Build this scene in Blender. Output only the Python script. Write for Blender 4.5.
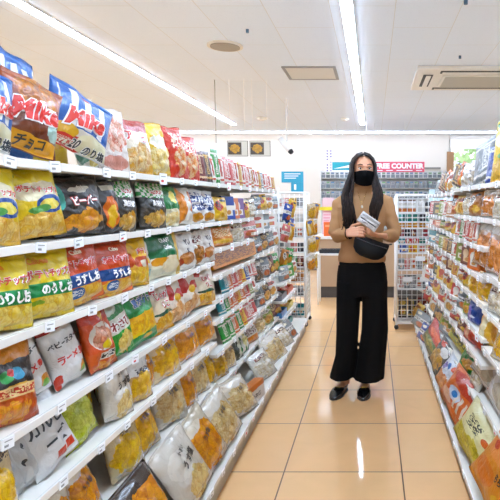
import bpy, bmesh, math, random
from mathutils import Vector, Matrix, noise
for o in list(bpy.data.objects): bpy.data.objects.remove(o)
SC = bpy.context.scene
COL = SC.collection
PI = math.pi
R = math.radians

# ---------------------------------------------------------------- camera, world, exposure
cd = bpy.data.cameras.new('camera'); cam = bpy.data.objects.new('camera', cd); COL.objects.link(cam)
cd.sensor_width = 36.0; cd.sensor_fit = 'HORIZONTAL'
cd.lens = 534 / 500 * 36.0
cd.shift_x = -0.246                     # the photo is the left part of a wider frame
cd.clip_start = 0.05; cd.clip_end = 100
cam.location = (0, 0, 1.35)
cam.rotation_euler = (R(90 - 5.03), 0, 0)
SC.camera = cam
w = bpy.data.worlds.new('world'); SC.world = w; w.use_nodes = True
wn = w.node_tree.nodes; wl = w.node_tree.links
bg = wn['Background']; bg.inputs[0].default_value = (0.80, 0.90, 1.0, 1); bg.inputs[1].default_value = 1.5
SC.view_settings.view_transform = 'Standard'; SC.view_settings.look = 'None'
SC.view_settings.gamma = 1.0; SC.view_settings.use_curve_mapping = False
SC.view_settings.exposure = 0.82
TUBE = 34.0                             # emission of the ceiling strip lights

def srgb(h):
    if isinstance(h, str):
        h = h.lstrip('#'); c = [int(h[i:i+2], 16) / 255 for i in (0, 2, 4)]
    else: c = list(h)
    return tuple([(x / 12.92 if x <= .04045 else ((x + .055) / 1.055) ** 2.4) for x in c] + [1.0])

MATS = {}
def mat(name, col, rough=.5, metal=0, emit=0, coat=0, spec=.5, alpha=1, bump=0, bscale=200, trans=0):
    if name in MATS: return MATS[name]
    m = bpy.data.materials.new(name); m.use_nodes = True
    n = m.node_tree.nodes; l = m.node_tree.links; b = n['Principled BSDF']
    c = srgb(col)
    b.inputs['Base Color'].default_value = c; b.inputs['Roughness'].default_value = rough
    b.inputs['Metallic'].default_value = metal; b.inputs['Specular IOR Level'].default_value = spec
    b.inputs['Coat Weight'].default_value = coat; b.inputs['Coat Roughness'].default_value = .12
    b.inputs['Alpha'].default_value = alpha; b.inputs['Transmission Weight'].default_value = trans
    if emit:
        b.inputs['Emission Color'].default_value = c; b.inputs['Emission Strength'].default_value = emit
    # every material gets a little procedural variation
    tc = n.new('ShaderNodeTexCoord'); no = n.new('ShaderNodeTexNoise'); no.inputs['Scale'].default_value = bscale if bump else 6
    l.new(tc.outputs['Object'], no.inputs['Vector'])
    if bump:
        bp = n.new('ShaderNodeBump'); bp.inputs['Strength'].default_value = bump; bp.inputs['Distance'].default_value = .003
        l.new(no.outputs['Fac'], bp.inputs['Height']); l.new(bp.outputs[0], b.inputs['Normal'])
    else:
        mr = n.new('ShaderNodeMapRange'); mr.inputs[3].default_value = max(0, rough - .04); mr.inputs[4].default_value = min(1, rough + .05)
        l.new(no.outputs['Fac'], mr.inputs[0]); l.new(mr.outputs[0], b.inputs['Roughness'])
    MATS[name] = m
    return m

# ---------------------------------------------------------------- printed film / card designs (albedo from UV)
def design_mat(name, bands, layers=(), rough=.36, coat=.35, crinkle=.5, spec=.5):
    key = 'print_' + name
    if key in MATS: return MATS[key]
    m = bpy.data.materials.new(key); m.use_nodes = True
    n = m.node_tree.nodes; l = m.node_tree.links; b = n['Principled BSDF']
    b.inputs['Roughness'].default_value = rough; b.inputs['Coat Weight'].default_value = coat; b.inputs['Coat Roughness'].default_value = .15
    b.inputs['Specular IOR Level'].default_value = spec
    uv = n.new('ShaderNodeUVMap')
    nz = n.new('ShaderNodeTexNoise'); nz.inputs['Scale'].default_value = 5; nz.inputs['Detail'].default_value = 3
    l.new(uv.outputs[0], nz.inputs['Vector'])
    def vm(op, a, bb=None):
        x = n.new('ShaderNodeVectorMath'); x.operation = op
        for i, q in enumerate((a, bb)):
            if q is None: continue
            if isinstance(q, tuple): x.inputs[i].default_value = q
            else: l.new(q, x.inputs[i])
        return x
    def ma(op, a, bb=None):
        x = n.new('ShaderNodeMath'); x.operation = op
        for i, q in enumerate((a, bb)):
            if q is None: continue
            if isinstance(q, (int, float)): x.inputs[i].default_value = q
            else: l.new(q, x.inputs[i])
        return x.outputs[0]
    def sep(s):
        x = n.new('ShaderNodeSeparateXYZ'); l.new(s, x.inputs[0]); return x
    def ramp(fac, stops, mode='CONSTANT'):
        x = n.new('ShaderNodeValToRGB'); x.color_ramp.interpolation = mode
        e = x.color_ramp.elements
        e[0].position, e[0].color = stops[0][0], srgb(stops[0][1])
        e[1].position, e[1].color = (stops[1][0], srgb(stops[1][1])) if len(stops) > 1 else (1, srgb(stops[0][1]))
        for p_, c_ in stops[2:]:
            y = e.new(p_); y.color = srgb(c_)
        l.new(fac, x.inputs[0]); return x.outputs[0]
    wob = vm('SUBTRACT', nz.outputs['Color'], (.5, .5, .5)).outputs[0]
    wob2 = vm('MULTIPLY', wob, (.10, .10, 0)).outputs[0]
    wuv = vm('ADD', uv.outputs[0], wob2).outputs[0]
    if isinstance(bands, str): bands = [(0, bands)]
    col = ramp(sep(wuv).outputs[1], bands); foods = []
    def mask_e(src, cu, cv, ru, rv):
        d = vm('DIVIDE', vm('SUBTRACT', src, (cu, cv, 0)).outputs[0], (ru, rv, 1)).outputs[0]
        x = n.new('ShaderNodeVectorMath'); x.operation = 'LENGTH'; l.new(d, x.inputs[0])
        return ma('LESS_THAN', x.outputs['Value'], 1.0)
    def mask_r(src, cu, cv, ru, rv):
        d = vm('ABSOLUTE', vm('DIVIDE', vm('SUBTRACT', src, (cu, cv, 0)).outputs[0], (ru, rv, 1)).outputs[0]).outputs[0]
        s = sep(d)
        return ma('LESS_THAN', ma('MAXIMUM', s.outputs[0], s.outputs[1]), 1.0)
    def over(fac, c):
        nonlocal col
        x = n.new('ShaderNodeMix'); x.data_type = 'RGBA'
        l.new(fac, x.inputs[0]); l.new(col, x.inputs[6])
        if isinstance(c, str): x.inputs[7].default_value = srgb(c)
        else: l.new(c, x.inputs[7])
        col = x.outputs[2]
    for L in layers:
        k = L[0]; cu, cv, ru, rv = L[1:5]
        if k == 'E': over(mask_e(uv.outputs[0], cu, cv, ru, rv), L[5])
        elif k == 'B': over(mask_e(wuv, cu, cv, ru, rv), L[5])
        elif k == 'R': over(mask_r(uv.outputs[0], cu, cv, ru, rv), L[5])
        elif k in 'FG':                       # food pieces: random coloured cells
            c1, c2, c3, sc = L[5:9]
            big = vm('MULTIPLY', wob, (.5, .5, 0)).outputs[0]
            v = n.new('ShaderNodeTexVoronoi'); v.inputs['Scale'].default_value = sc * 1.5
            l.new(vm('ADD', uv.outputs[0], wob2).outputs[0], v.inputs['Vector'])
            s = sep(v.outputs['Color'])
            n5 = n.new('ShaderNodeTexNoise'); n5.inputs['Scale'].default_value = sc * 4; n5.inputs['Detail'].default_value = 3; l.new(uv.outputs[0], n5.inputs['Vector'])
            f = ramp(ma('ADD', ma('MULTIPLY', s.outputs[0], .6), ma('MULTIPLY', ma('SUBTRACT', n5.outputs['Fac'], .25), .8)), [(0.1, c1), (.5, c2), (.85, c3)], 'LINEAR')
            e = n.new('ShaderNodeTexVoronoi'); e.feature = 'DISTANCE_TO_EDGE'; e.inputs['Scale'].default_value = sc * 1.5
            l.new(vm('ADD', uv.outputs[0], wob2).outputs[0], e.inputs['Vector'])
            edge = ma('MULTIPLY', ma('LESS_THAN', e.outputs['Distance'], .04), .25); foods.append((v.outputs['Distance'], k))
            x = n.new('ShaderNodeMix'); x.data_type = 'RGBA'; l.new(edge, x.inputs[0]); l.new(f, x.inputs[6])
            d3 = srgb(c1); x.inputs[7].default_value = (d3[0] * .5, d3[1] * .42, d3[2] * .35, 1)
            src = vm('ADD', uv.outputs[0], vm('MULTIPLY', wob, (.35, .35, 0)).outputs[0]).outputs[0]
            over((mask_e if k == 'F' else mask_r)(src, cu, cv, ru, rv), x.outputs[2])
        elif k == 'S':                       # stripes along v
            f = ma('LESS_THAN', ma('FRACT', ma('MULTIPLY', sep(uv.outputs[0]).outputs[0], L[6])), .45)
            over(ma('MULTIPLY', f, mask_r(wuv, cu, cv, ru, rv)), L[5])
        elif k == 'C':
            c = n.new('ShaderNodeTexChecker'); c.inputs['Scale'].default_value = L[6]; l.new(wuv, c.inputs['Vector'])
            over(ma('MULTIPLY', c.outputs['Fac'], mask_r(wuv, cu, cv, ru, rv)), L[5])
        elif k == 'K':                       # too small to read: dark flecks of print
            q = n.new('ShaderNodeTexVoronoi'); q.inputs['Scale'].default_value = L[6] * 2.2; q.distance = 'CHEBYCHEV'
            l.new(vm('MULTIPLY', uv.outputs[0], (1, 1.6, 1)).outputs[0], q.inputs['Vector'])
            over(ma('MULTIPLY', ma('GREATER_THAN', q.outputs['Distance'], .42), mask_r(uv.outputs[0], cu, cv, ru, rv)), L[5])
    hs_ = n.new('ShaderNodeHueSaturation'); hs_.inputs['Saturation'].default_value = 1.15; hs_.inputs['Value'].default_value = .78
    l.new(col, hs_.inputs['Color']); l.new(hs_.outputs[0], b.inputs['Base Color'])
    if crinkle:
        tc = n.new('ShaderNodeTexCoord')
        cn = n.new('ShaderNodeTexNoise'); cn.inputs['Scale'].default_value = 28; cn.inputs['Detail'].default_value = 3; cn.inputs['Distortion'].default_value = 1.2
        l.new(tc.outputs['Object'], cn.inputs['Vector'])
        bp = n.new('ShaderNodeBump'); bp.inputs['Strength'].default_value = crinkle; bp.inputs['Distance'].default_value = .012
        l.new(cn.outputs['Fac'], bp.inputs['Height']); last = bp.outputs[0]
        if foods:
            b3 = n.new('ShaderNodeBump'); b3.invert = True; b3.inputs['Strength'].default_value = .5; b3.inputs['Distance'].default_value = .006
            l.new(foods[0][0], b3.inputs['Height']); l.new(last, b3.inputs['Normal']); last = b3.outputs[0]
        l.new(last, b.inputs['Normal'])
    MATS[key] = m
    return m

# ---------------------------------------------------------------- mesh helpers
def link(name, me, parent=None, smooth=False):
    o = bpy.data.objects.new(name, me); COL.objects.link(o)
    if parent: o.parent = parent
    if smooth:
        for p_ in me.polygons: p_.use_smooth = True
    return o
def tag(o, label, cat, group=None, kind=None):
    if label: o['label'] = label
    if cat: o['category'] = cat
    if group: o['group'] = group
    if kind: o['kind'] = kind
    return o
def empty(name, loc, label=None, cat=None, group=None, rz=0):
    o = bpy.data.objects.new(name, None); COL.objects.link(o); o.location = loc; o.rotation_euler = (0, 0, rz)
    o.empty_display_size = .05
    return tag(o, label, cat, group)
class MB:
    """collects shapes into one mesh with several materials"""
    def __init__(s): s.bm = bmesh.new(); s.mats = []
    def mi(s, m):
        if m not in s.mats: s.mats.append(m)
        return s.mats.index(m)
    def box(s, x0, x1, y0, y1, z0, z1, m=None, bev=0, M=None):
        b = bmesh.new(); bmesh.ops.create_cube(b, size=1)
        for v in b.verts: v.co = Vector((x0 + (v.co.x + .5) * (x1 - x0), y0 + (v.co.y + .5) * (y1 - y0), z0 + (v.co.z + .5) * (z1 - z0)))
        if bev: bmesh.ops.bevel(b, geom=b.edges[:], offset=bev, segments=2, affect='EDGES', profile=.6)
        return s.add(b, m, M)
    def add(s, b, m=None, M=None, smooth=False):
        if M: bmesh.ops.transform(b, matrix=M, verts=b.verts)
        i = s.mi(m) if m else 0
        b.normal_update()
        vs = {v: s.bm.verts.new(v.co) for v in b.verts}
        for f in b.faces:
            try: g = s.bm.faces.new([vs[v] for v in f.verts])
            except ValueError: continue
            g.material_index = i; g.smooth = smooth
        b.free(); return s
    def tube(s, pts, rad, m=None, seg=8, cap=True, rady=None):
        """tube along points; rad a number or a list"""
        b = bmesh.new(); pts = [Vector(p_) for p_ in pts]; n = len(pts); rings = []
        up = None
        for i, p_ in enumerate(pts):
            t = (pts[min(i + 1, n - 1)] - pts[max(i - 1, 0)]).normalized()
            if up is None:
                up = Vector((0, 0, 1)) if abs(t.z) < .9 else Vector((0, 1, 0))
            a = t.cross(up).normalized(); c = a.cross(t).normalized(); up = c
            r = rad[i] if isinstance(rad, (list, tuple)) else rad
            if not isinstance(r, tuple): r = (r, r)
            rings.append([b.verts.new(p_ + a * r[0] * math.cos(2 * PI * k / seg) + c * r[1] * math.sin(2 * PI * k / seg)) for k in range(seg)])
        for i in range(n - 1):
            for k in range(seg):
                b.faces.new([rings[i][k], rings[i][(k + 1) % seg], rings[i + 1][(k + 1) % seg], rings[i + 1][k]])
        if cap:
            b.faces.new(rings[0][::-1]); b.faces.new(rings[-1])
        return s.add(b, m, None, True)
    def rings(s, R_, m=None, seg=28, cap=True, M=None, fold=None):
        """loft of horizontal ellipses: (cx, cy, cz, rx, ry[, power])"""
        b = bmesh.new(); rr = []
        for j, q in enumerate(R_):
            cx, cy, cz, rx, ry = q[:5]; pw = q[5] if len(q) > 5 else 1
            ring = []
            for k in range(seg):
                a = 2 * PI * k / seg; ca, sa = math.cos(a), math.sin(a)
                fx = math.copysign(abs(ca) ** pw, ca); fy = math.copysign(abs(sa) ** pw, sa)
                f = 1 + (fold(a, cz) if fold else 0)
                ring.append(b.verts.new((cx + rx * fx * f, cy + ry * fy * f, cz)))
            rr.append(ring)
        for i in range(len(rr) - 1):
            for k in range(seg): b.faces.new([rr[i][k], rr[i][(k + 1) % seg], rr[i + 1][(k + 1) % seg], rr[i + 1][k]])
        if cap: b.faces.new(rr[0][::-1]); b.faces.new(rr[-1])
        return s.add(b, m, M, True)
    def ball(s, c, r, m=None, seg=16, M=None):
        b = bmesh.new(); bmesh.ops.create_uvsphere(b, u_segments=seg, v_segments=max(6, seg // 2), radius=1)
        rr = r if isinstance(r, tuple) else (r, r, r)
        for v in b.verts: v.co = Vector((v.co.x * rr[0], v.co.y * rr[1], v.co.z * rr[2]))
        T = Matrix.Translation(c)
        if M: T = T @ M
        return s.add(b, m, T, True)
    def cyl(s, c, r, h, m=None, seg=20, axis='Z', r2=None):
        b = bmesh.new(); bmesh.ops.create_cone(b, cap_ends=True, segments=seg, radius1=r, radius2=r if r2 is None else r2, depth=h)
        M = {'Z': Matrix(), 'X': Matrix.Rotation(PI / 2, 4, 'Y'), 'Y': Matrix.Rotation(PI / 2, 4, 'X')}[axis]
        return s.add(b, m, Matrix.Translation(c) @ M)
    def mesh(s, name):
        bmesh.ops.recalc_face_normals(s.bm, faces=s.bm.faces[:])
        me = bpy.data.meshes.new(name); s.bm.to_mesh(me); s.bm.free()
        for m in s.mats: me.materials.append(m)
        return me
    def build(s, name, parent=None, m=None):
        if m and not s.mats: s.mats = [m]
        return link(name, s.mesh(name), parent)
def bevelled(o, w_=.004):
    md = o.modifiers.new('bevel', 'BEVEL'); md.width = w_; md.segments = 2; md.limit_method = 'ANGLE'
    return o

_tc = {}
def text2d(body, bold=0.0, maxlen=.12):
    """flat text triangles, height about 1, centred on 0"""
    k = (body, bold)
    if k in _tc: return _tc[k]
    c = bpy.data.curves.new('lettering', 'FONT'); c.body = body; c.resolution_u = 3; c.offset = bold
    c.align_x = 'CENTER'; c.align_y = 'CENTER'
    o = bpy.data.objects.new('lettering', c); COL.objects.link(o)
    dg = bpy.context.evaluated_depsgraph_get()
    me = bpy.data.meshes.new_from_object(o.evaluated_get(dg))
    bm = bmesh.new(); bm.from_mesh(me)
    for _ in range(2):
        e = [x for x in bm.edges if x.calc_length() > .3]
        if e: bmesh.ops.subdivide_edges(bm, edges=e, cuts=1)
    bmesh.ops.triangulate(bm, faces=bm.faces[:])
    bm.verts.index_update()
    vs = [(v.co.x, v.co.y) for v in bm.verts]; fs = [[v.index for v in f.verts] for f in bm.faces]
    ys = [v[1] for v in vs] or [0]; xs = [v[0] for v in vs] or [0]
    cy = (max(ys) + min(ys)) / 2; cx = (max(xs) + min(xs)) / 2
    vs = [(x - cx, y - cy) for x, y in vs]
    bm.free(); bpy.data.objects.remove(o); bpy.data.curves.remove(c); bpy.data.meshes.remove(me)
    _tc[k] = (vs, fs); return _tc[k]

# ---------------------------------------------------------------- packaged goods
DES = {}     # name -> dict(bands, layers, txt, look, cat, shape, t)
def design(name, look, bands, layers=(), txt=(), shape='bag', t=.07, cat='snack bag', nm='snack_bag', w=.2, h=.22, **kw):
    DES[name] = dict(look=look, bands=bands, layers=layers, txt=txt, shape=shape, t=t, cat=cat, nm=nm, w=w, h=h, kw=kw)

_pm = {}
def pack_mesh(dn, w_, h_, seed=0):
    d = DES[dn]
    key = (dn, round(w_, 2), round(h_, 2), seed)
    if key in _pm: return _pm[key]
    t = d['t']; small = max(w_, h_) < .13
    me_m = design_mat(dn, d['bands'], d['layers'], **d['kw'])
    bm = bmesh.new(); uvl = bm.loops.layers.uv.new('UVMap')
    rnd = random.Random(seed * 7 + len(dn))
    ph = rnd.random() * 20; kk = rnd.uniform(14, 22)
    shape = d['shape']
    if shape == 'bag': seal = .055; pu, pv = 2.4, .5
    elif shape == 'pouch': seal = .04; pu, pv = 3.0, .4
    elif shape == 'flat': seal = .03; pu, pv = 4, .3
    else: seal = 0; pu, pv = 50, 0
    def front(u, v, s=-1):
        if shape == 'box':
            return Vector(((u - .5) * w_, s * t / 2, v * h_))
        vv = min(max((v - seal) / (1 - 2 * seal), 0), 1)
        a = max(0, 1 - abs(2 * u - 1) ** pu) ** .6
        b_ = math.sin(PI * vv) ** pv if 0 < vv < 1 else 0
        sag = 1.12 - .28 * v
        y = t / 2 * a * b_ * sag
        x = (u - .5) * w_ * (1 - (.07 if shape == 'bag' else .03) * math.sin(PI * vv))
        z = v * h_
        if y > .001:
            nn = noise.noise(Vector((u * 4 + ph, v * 4.5, s * 3 + ph)))
            n2 = noise.noise(Vector((u * 10 + ph, v * 9 + ph, s)))
            es = math.exp(-min(vv, 1 - vv) / .16)
            n3 = abs(noise.noise(Vector((u * 3 + v * 5 + ph, v * 2 - u * 4, s * 2 + ph))))
            y += (.11 * t * nn + (.03 if d['txt'] else .07) * t * n2 - (.07 if d['txt'] else .16) * t * max(0, .22 - n3) / .22) * a * b_ + (.05 if d['txt'] else .08) * t * es * a * math.sin(u * kk + ph)
            y = max(y, .0008)
        else: y = .0008
        wav = .004 * math.sin(u * kk * .6 + ph) * (1 if shape == 'bag' else .4) * (math.exp(-v / .08) + math.exp(-(1 - v) / .08))
        if shape == 'bag': z += .006 * math.sin(u * 5 + ph) * (v - .5)
        return Vector((x, s * y + wav, z))
    if shape == 'box':
        cor = [(u, v, s) for s in (-1, 1) for u in (0, 1) for v in (0, 1)]
        V = {q: bm.verts.new(front(*q)) for q in cor}
        def F(qs, uvs):
            f = bm.faces.new([V[q] for q in qs])
            for lp, uu in zip(f.loops, uvs): lp[uvl].uv = uu
        U = [(0, 0), (1, 0), (1, 1), (0, 1)]
        F([(0, 0, -1), (1, 0, -1), (1, 1, -1), (0, 1, -1)], U)
        F([(1, 0, 1), (0, 0, 1), (0, 1, 1), (1, 1, 1)], U)
        F([(1, 0, -1), (1, 0, 1), (1, 1, 1), (1, 1, -1)], [(.9, 0), (1, 0), (1, 1), (.9, 1)])
        F([(0, 0, 1), (0, 0, -1), (0, 1, -1), (0, 1, 1)], [(0, 0), (.1, 0), (.1, 1), (0, 1)])
        F([(0, 1, -1), (1, 1, -1), (1, 1, 1), (0, 1, 1)], [(0, .95), (1, .95), (1, 1), (0, 1)])
        F([(0, 0, 1), (1, 0, 1), (1, 0, -1), (0, 0, -1)], [(0, 0), (1, 0), (1, .05), (0, .05)])
    elif shape in ('bottle', 'can'):
        # turned profile, label colours run up it by v
        r = w_ / 2
        prof = [(0, 0), (.9, 0), (1, .02), (1, .66), (.93, .74), (.45, .86), (.4, .88), (.42, .89), (.42, 1), (0, 1)] if shape == 'bottle' else [(0, 0), (.86, 0), (1, .03), (1, .93), (.88, .98), (.84, 1), (0, .99)]
        sg = 12; rows_ = []
        for pr, pz in prof:
            rows_.append([bm.verts.new((r * pr * math.cos(2 * PI * k / sg), r * pr * math.sin(2 * PI * k / sg), pz * h_)) for k in range(sg)])
        for i in range(len(prof) - 1):
            for k in range(sg):
                f = bm.faces.new([rows_[i][k], rows_[i][(k + 1) % sg], rows_[i + 1][(k + 1) % sg], rows_[i + 1][k]])
                f.smooth = True
                us = [k / sg, (k + 1) / sg, (k + 1) / sg, k / sg]; vs = [prof[i][1], prof[i][1], prof[i + 1][1], prof[i + 1][1]]
                for lp, a, b2 in zip(f.loops, us, vs): lp[uvl].uv = ((a * 2) % 1.0001, b2)
        bmesh.ops.remove_doubles(bm, verts=bm.verts[:], dist=1e-5)
    else:
        nu, nv = (8, 10) if small else ((30, 36) if d['txt'] else (18, 22))
        us = [i / nu for i in range(nu + 1)]; vs = [j / nv for j in range(nv + 1)]
        vs = sorted(set(vs + [seal, 1 - seal]))
        G = {}
        for s in (-1, 1):
            for i, u in enumerate(us):
                for j, v in enumerate(vs):
                    edge = i in (0, nu) or j in (0, len(vs) - 1)
                    if edge and s == 1: G[s, i, j] = G[-1, i, j]
                    else: G[s, i, j] = bm.verts.new(front(u, v, s) if not edge else front(u, v, -1))
        for s in (-1, 1):
            for i in range(nu):
                for j in range(len(vs) - 1):
                    q = [(i, j), (i + 1, j), (i + 1, j + 1), (i, j + 1)]
                    if s == 1: q = q[::-1]
                    vv_ = [G[s, a, b2] for a, b2 in q]
                    if len(set(vv_)) < 4: continue
                    try: f = bm.faces.new(vv_)
                    except ValueError: continue
                    f.smooth = True
                    for lp, (a, b2) in zip(f.loops, q): lp[uvl].uv = (us[a], vs[b2])
    mats = [me_m]
    # lettering printed on the front
    for T in d['txt']:
        body, cu, cv, size, colr = T[:5]; outl = T[5] if len(T) > 5 else None; rot = T[6] if len(T) > 6 else 0
        shear = T[7] if len(T) > 7 else 0; bold = T[8] if len(T) > 8 else .03
        for pas in ([1, 0] if outl else [0]):
            vs2, fs2 = text2d(body, bold + (.06 if pas else 0))
            m_ = mat('ink_' + (outl if pas else colr).strip('#'), outl if pas else colr, .4, coat=.3)
            if m_ not in mats: mats.append(m_)
            mi = mats.index(m_); off = .0026 if pas else .0040
            sz = size * h_; xs_ = [q[0] for q in vs2]; ext = (max(xs_) - min(xs_)) * sz
            if ext > .84 * w_: sz *= .84 * w_ / ext
            cu = min(max(cu, .04 + ext * min(1, .84 * w_ / max(ext, 1e-6)) / 2 / w_), .96 - ext * min(1, .84 * w_ / max(ext, 1e-6)) / 2 / w_)
            cr, sr = math.cos(R(rot)), math.sin(R(rot)); nvs = []
            for x, y in vs2:
                x += shear * y; X, Y = (x * cr - y * sr) * sz, (x * sr + y * cr) * sz
                u = cu + X / w_; v = cv + Y / h_
                uc, vc = min(max(u, .02), .98), min(max(v, .02), .98)
                p_ = front(uc, vc, -1)
                nvs.append(bm.verts.new((p_.x, p_.y - off, p_.z)))
            for f in fs2:
                try: g = bm.faces.new([nvs[i] for i in f])
                except ValueError: continue
                g.material_index = mi
                if g.normal.y > 0: pass
    if shape in ('bag', 'pouch', 'flat', 'bottle', 'can', 'box'): bm.normal_update()
    me = bpy.data.meshes.new(d['nm']); bm.to_mesh(me); bm.free()
    for m_ in mats: me.materials.append(m_)
    _pm[key] = me
    return me

USED = set()
LABELS = {}
def uniq(lab):
    LABELS[lab] = LABELS.get(lab, 0) + 1
    return lab
def place(dn, loc, w_, h_, theta, lean=0, roll=0, label=None, group=None, seed=0):
    """theta: 90 faces +x, -90 faces -x, 0 faces the camera; lean tips the top away"""
    d = DES[dn]
    me = pack_mesh(dn, w_, h_, seed)
    o = bpy.data.objects.new(d['nm'], me); COL.objects.link(o)
    o.rotation_mode = 'YXZ'
    lift = abs(math.sin(R(roll))) * w_ / 2 + .001
    if d['shape'] == 'box': lift += abs(math.sin(R(lean))) * d['t'] / 2
    o.rotation_euler = (-R(lean), R(roll), R(theta))
    o.location = (loc[0], loc[1], loc[2] + lift)
    tag(o, uniq(label or d['look']), d['cat'], group)
    return o
# ---------------------------------------------------------------- the setting
def floor_mat():
    m = bpy.data.materials.new('floor_tiles'); m.use_nodes = True
    n = m.node_tree.nodes; l = m.node_tree.links; b = n['Principled BSDF']
    g = n.new('ShaderNodeNewGeometry'); mp = n.new('ShaderNodeMapping'); mp.inputs['Location'].default_value = (-.146, -3.767 + .592 * 8, 0)
    l.new(g.outputs['Position'], mp.inputs[0])
    br = n.new('ShaderNodeTexBrick'); br.offset = 0; br.squash = 1
    br.inputs['Scale'].default_value = 1; br.inputs['Brick Width'].default_value = .594; br.inputs['Row Height'].default_value = .592
    br.inputs['Mortar Size'].default_value = .0035; br.inputs['Mortar Smooth'].default_value = .1; br.inputs['Bias'].default_value = 0
    br.inputs['Color1'].default_value = srgb('#f3c088'); br.inputs['Color2'].default_value = srgb('#f5c68f'); br.inputs['Mortar'].default_value = srgb('#6e5138')
    l.new(mp.outputs[0], br.inputs['Vector'])
    no = n.new('ShaderNodeTexNoise'); no.inputs['Scale'].default_value = 3.5; no.inputs['Detail'].default_value = 6; no.inputs['Distortion'].default_value = 1.5
    l.new(g.outputs['Position'], no.inputs['Vector'])
    mr = n.new('ShaderNodeMapRange'); mr.inputs[3].default_value = .93; mr.inputs[4].default_value = 1.06; l.new(no.outputs['Fac'], mr.inputs[0])
    vm = n.new('ShaderNodeVectorMath'); vm.operation = 'SCALE'; l.new(br.outputs['Color'], vm.inputs[0]); l.new(mr.outputs[0], vm.inputs['Scale'])
    l.new(vm.outputs[0], b.inputs['Base Color'])
    r = n.new('ShaderNodeMapRange'); r.inputs[3].default_value = .10; r.inputs[4].default_value = .5; l.new(br.outputs['Fac'], r.inputs[0]); l.new(r.outputs[0], b.inputs['Roughness'])
    b.inputs['Specular IOR Level'].default_value = .55
    bp = n.new('ShaderNodeBump'); bp.inputs['Strength'].default_value = .25; bp.inputs['Distance'].default_value = .002; bp.invert = True
    l.new(br.outputs['Fac'], bp.inputs['Height'])
    b2 = n.new('ShaderNodeBump'); b2.inputs['Strength'].default_value = .05; b2.inputs['Distance'].default_value = .01
    l.new(no.outputs['Fac'], b2.inputs['Height']); l.new(bp.outputs[0], b2.inputs['Normal']); l.new(b2.outputs[0], b.inputs['Normal'])
    return m
def ceiling_mat():
    m = bpy.data.materials.new('ceiling_boards'); m.use_nodes = True
    n = m.node_tree.nodes; l = m.node_tree.links; b = n['Principled BSDF']
    g = n.new('ShaderNodeNewGeometry'); mp = n.new('ShaderNodeMapping'); mp.inputs['Location'].default_value = (.62, .3, 0)
    l.new(g.outputs['Position'], mp.inputs[0])
    br = n.new('ShaderNodeTexBrick'); br.offset = .5
    br.inputs['Scale'].default_value = 1; br.inputs['Brick Width'].default_value = .91; br.inputs['Row Height'].default_value = .455
    br.inputs['Mortar Size'].default_value = .0025; br.inputs['Mortar Smooth'].default_value = .3
    br.inputs['Color1'].default_value = srgb('#e6eef8'); br.inputs['Color2'].default_value = srgb('#e9f0fa'); br.inputs['Mortar'].default_value = srgb('#d9d6d0')
    mp.inputs['Rotation'].default_value = (0, 0, PI / 2)
    l.new(mp.outputs[0], br.inputs['Vector'])
    vo = n.new('ShaderNodeTexVoronoi'); vo.inputs['Scale'].default_value = 55; l.new(g.outputs['Position'], vo.inputs['Vector'])
    lt = n.new('ShaderNodeMapRange'); lt.inputs[1].default_value = .05; lt.inputs[2].default_value = .25; lt.inputs[3].default_value = .90; lt.inputs[4].default_value = 1.0
    l.new(vo.outputs['Distance'], lt.inputs[0])
    vm = n.new('ShaderNodeVectorMath'); vm.operation = 'SCALE'; l.new(br.outputs['Color'], vm.inputs[0]); l.new(lt.outputs[0], vm.inputs['Scale'])
    l.new(vm.outputs[0], b.inputs['Base Color']); b.inputs['Roughness'].default_value = .9; b.inputs['Specular IOR Level'].default_value = .2
    return m
WALL = mat('wall_paint', '#f0e9df', .8)
WHITE = mat('white_enamel', '#f0efeb', .35)
SHELF = mat('shelf_enamel', '#ece5d9', .4)
BACKP = mat('back_panel', '#8f8678', .6)  # panel colour darkened to carry the shade of gaps between goods
RAIL = mat('price_rail_plastic', '#f4efe6', .25, coat=.4)
CARD = mat('price_card', '#fafafa', .5)
RED = mat('red_print', '#d8302c', .5)
GREY = mat('grey_print', '#9a9a98', .6)
DARK = mat('dark_print', '#2a2a2c', .5)
WIRE = mat('white_wire', '#f1f0ee', .35)
CH = 2.7
def struct(o): o['kind'] = 'structure'; return o
X0, X1, Y0, Y1 = -6.2, 4.2, -2.6, 10.7
mb = MB(); mb.box(X0 - .1, X1 + .1, Y0 - .1, Y1 + .1, -.08, 0, floor_mat()); struct(mb.build('floor'))
mb = MB(); mb.box(X0 - .1, X1 + .1, Y0 - .1, Y1 + .1, CH, CH + .08, ceiling_mat()); struct(mb.build('ceiling'))
mb = MB(); mb.box(X0 - .1, X0, Y0, Y1, 0, CH, WALL); struct(mb.build('wall_left'))
mb = MB(); mb.box(X1, X1 + .1, Y0, Y1, 0, CH, WALL); struct(mb.build('wall_right'))
mb = MB(); mb.box(X0 - .1, X1 + .1, Y0 - .1, Y0, 0, CH, WALL); struct(mb.build('wall_front'))
WX0, WX1, WZ0, WZ1 = 1.50, 4.0, .9, 2.60
mb = MB()
mb.box(X0, WX0, Y1, Y1 + .12, 0, CH, WALL); mb.box(WX0, WX1, Y1, Y1 + .12, 0, WZ0, WALL)
mb.box(WX0, WX1, Y1, Y1 + .12, WZ1, CH, WALL); mb.box(WX1, X1, Y1, Y1 + .12, 0, CH, WALL)
struct(mb.build('wall_back'))
ALU = mat('window_aluminium', '#d9d9d6', .35, metal=.3)
mb = MB()
for a in (WX0, 2.72, WX1 - .05): mb.box(a, a + .05, Y1 + .01, Y1 + .07, WZ0, WZ1, ALU)
mb.box(WX0, WX1, Y1 + .01, Y1 + .07, WZ0, WZ0 + .05, ALU); mb.box(WX0, WX1, Y1 + .01, Y1 + .07, WZ1 - .05, WZ1, ALU)
wf = struct(mb.build('window_1'))
gm = bpy.data.materials.new('window_glass'); gm.use_nodes = True
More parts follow.
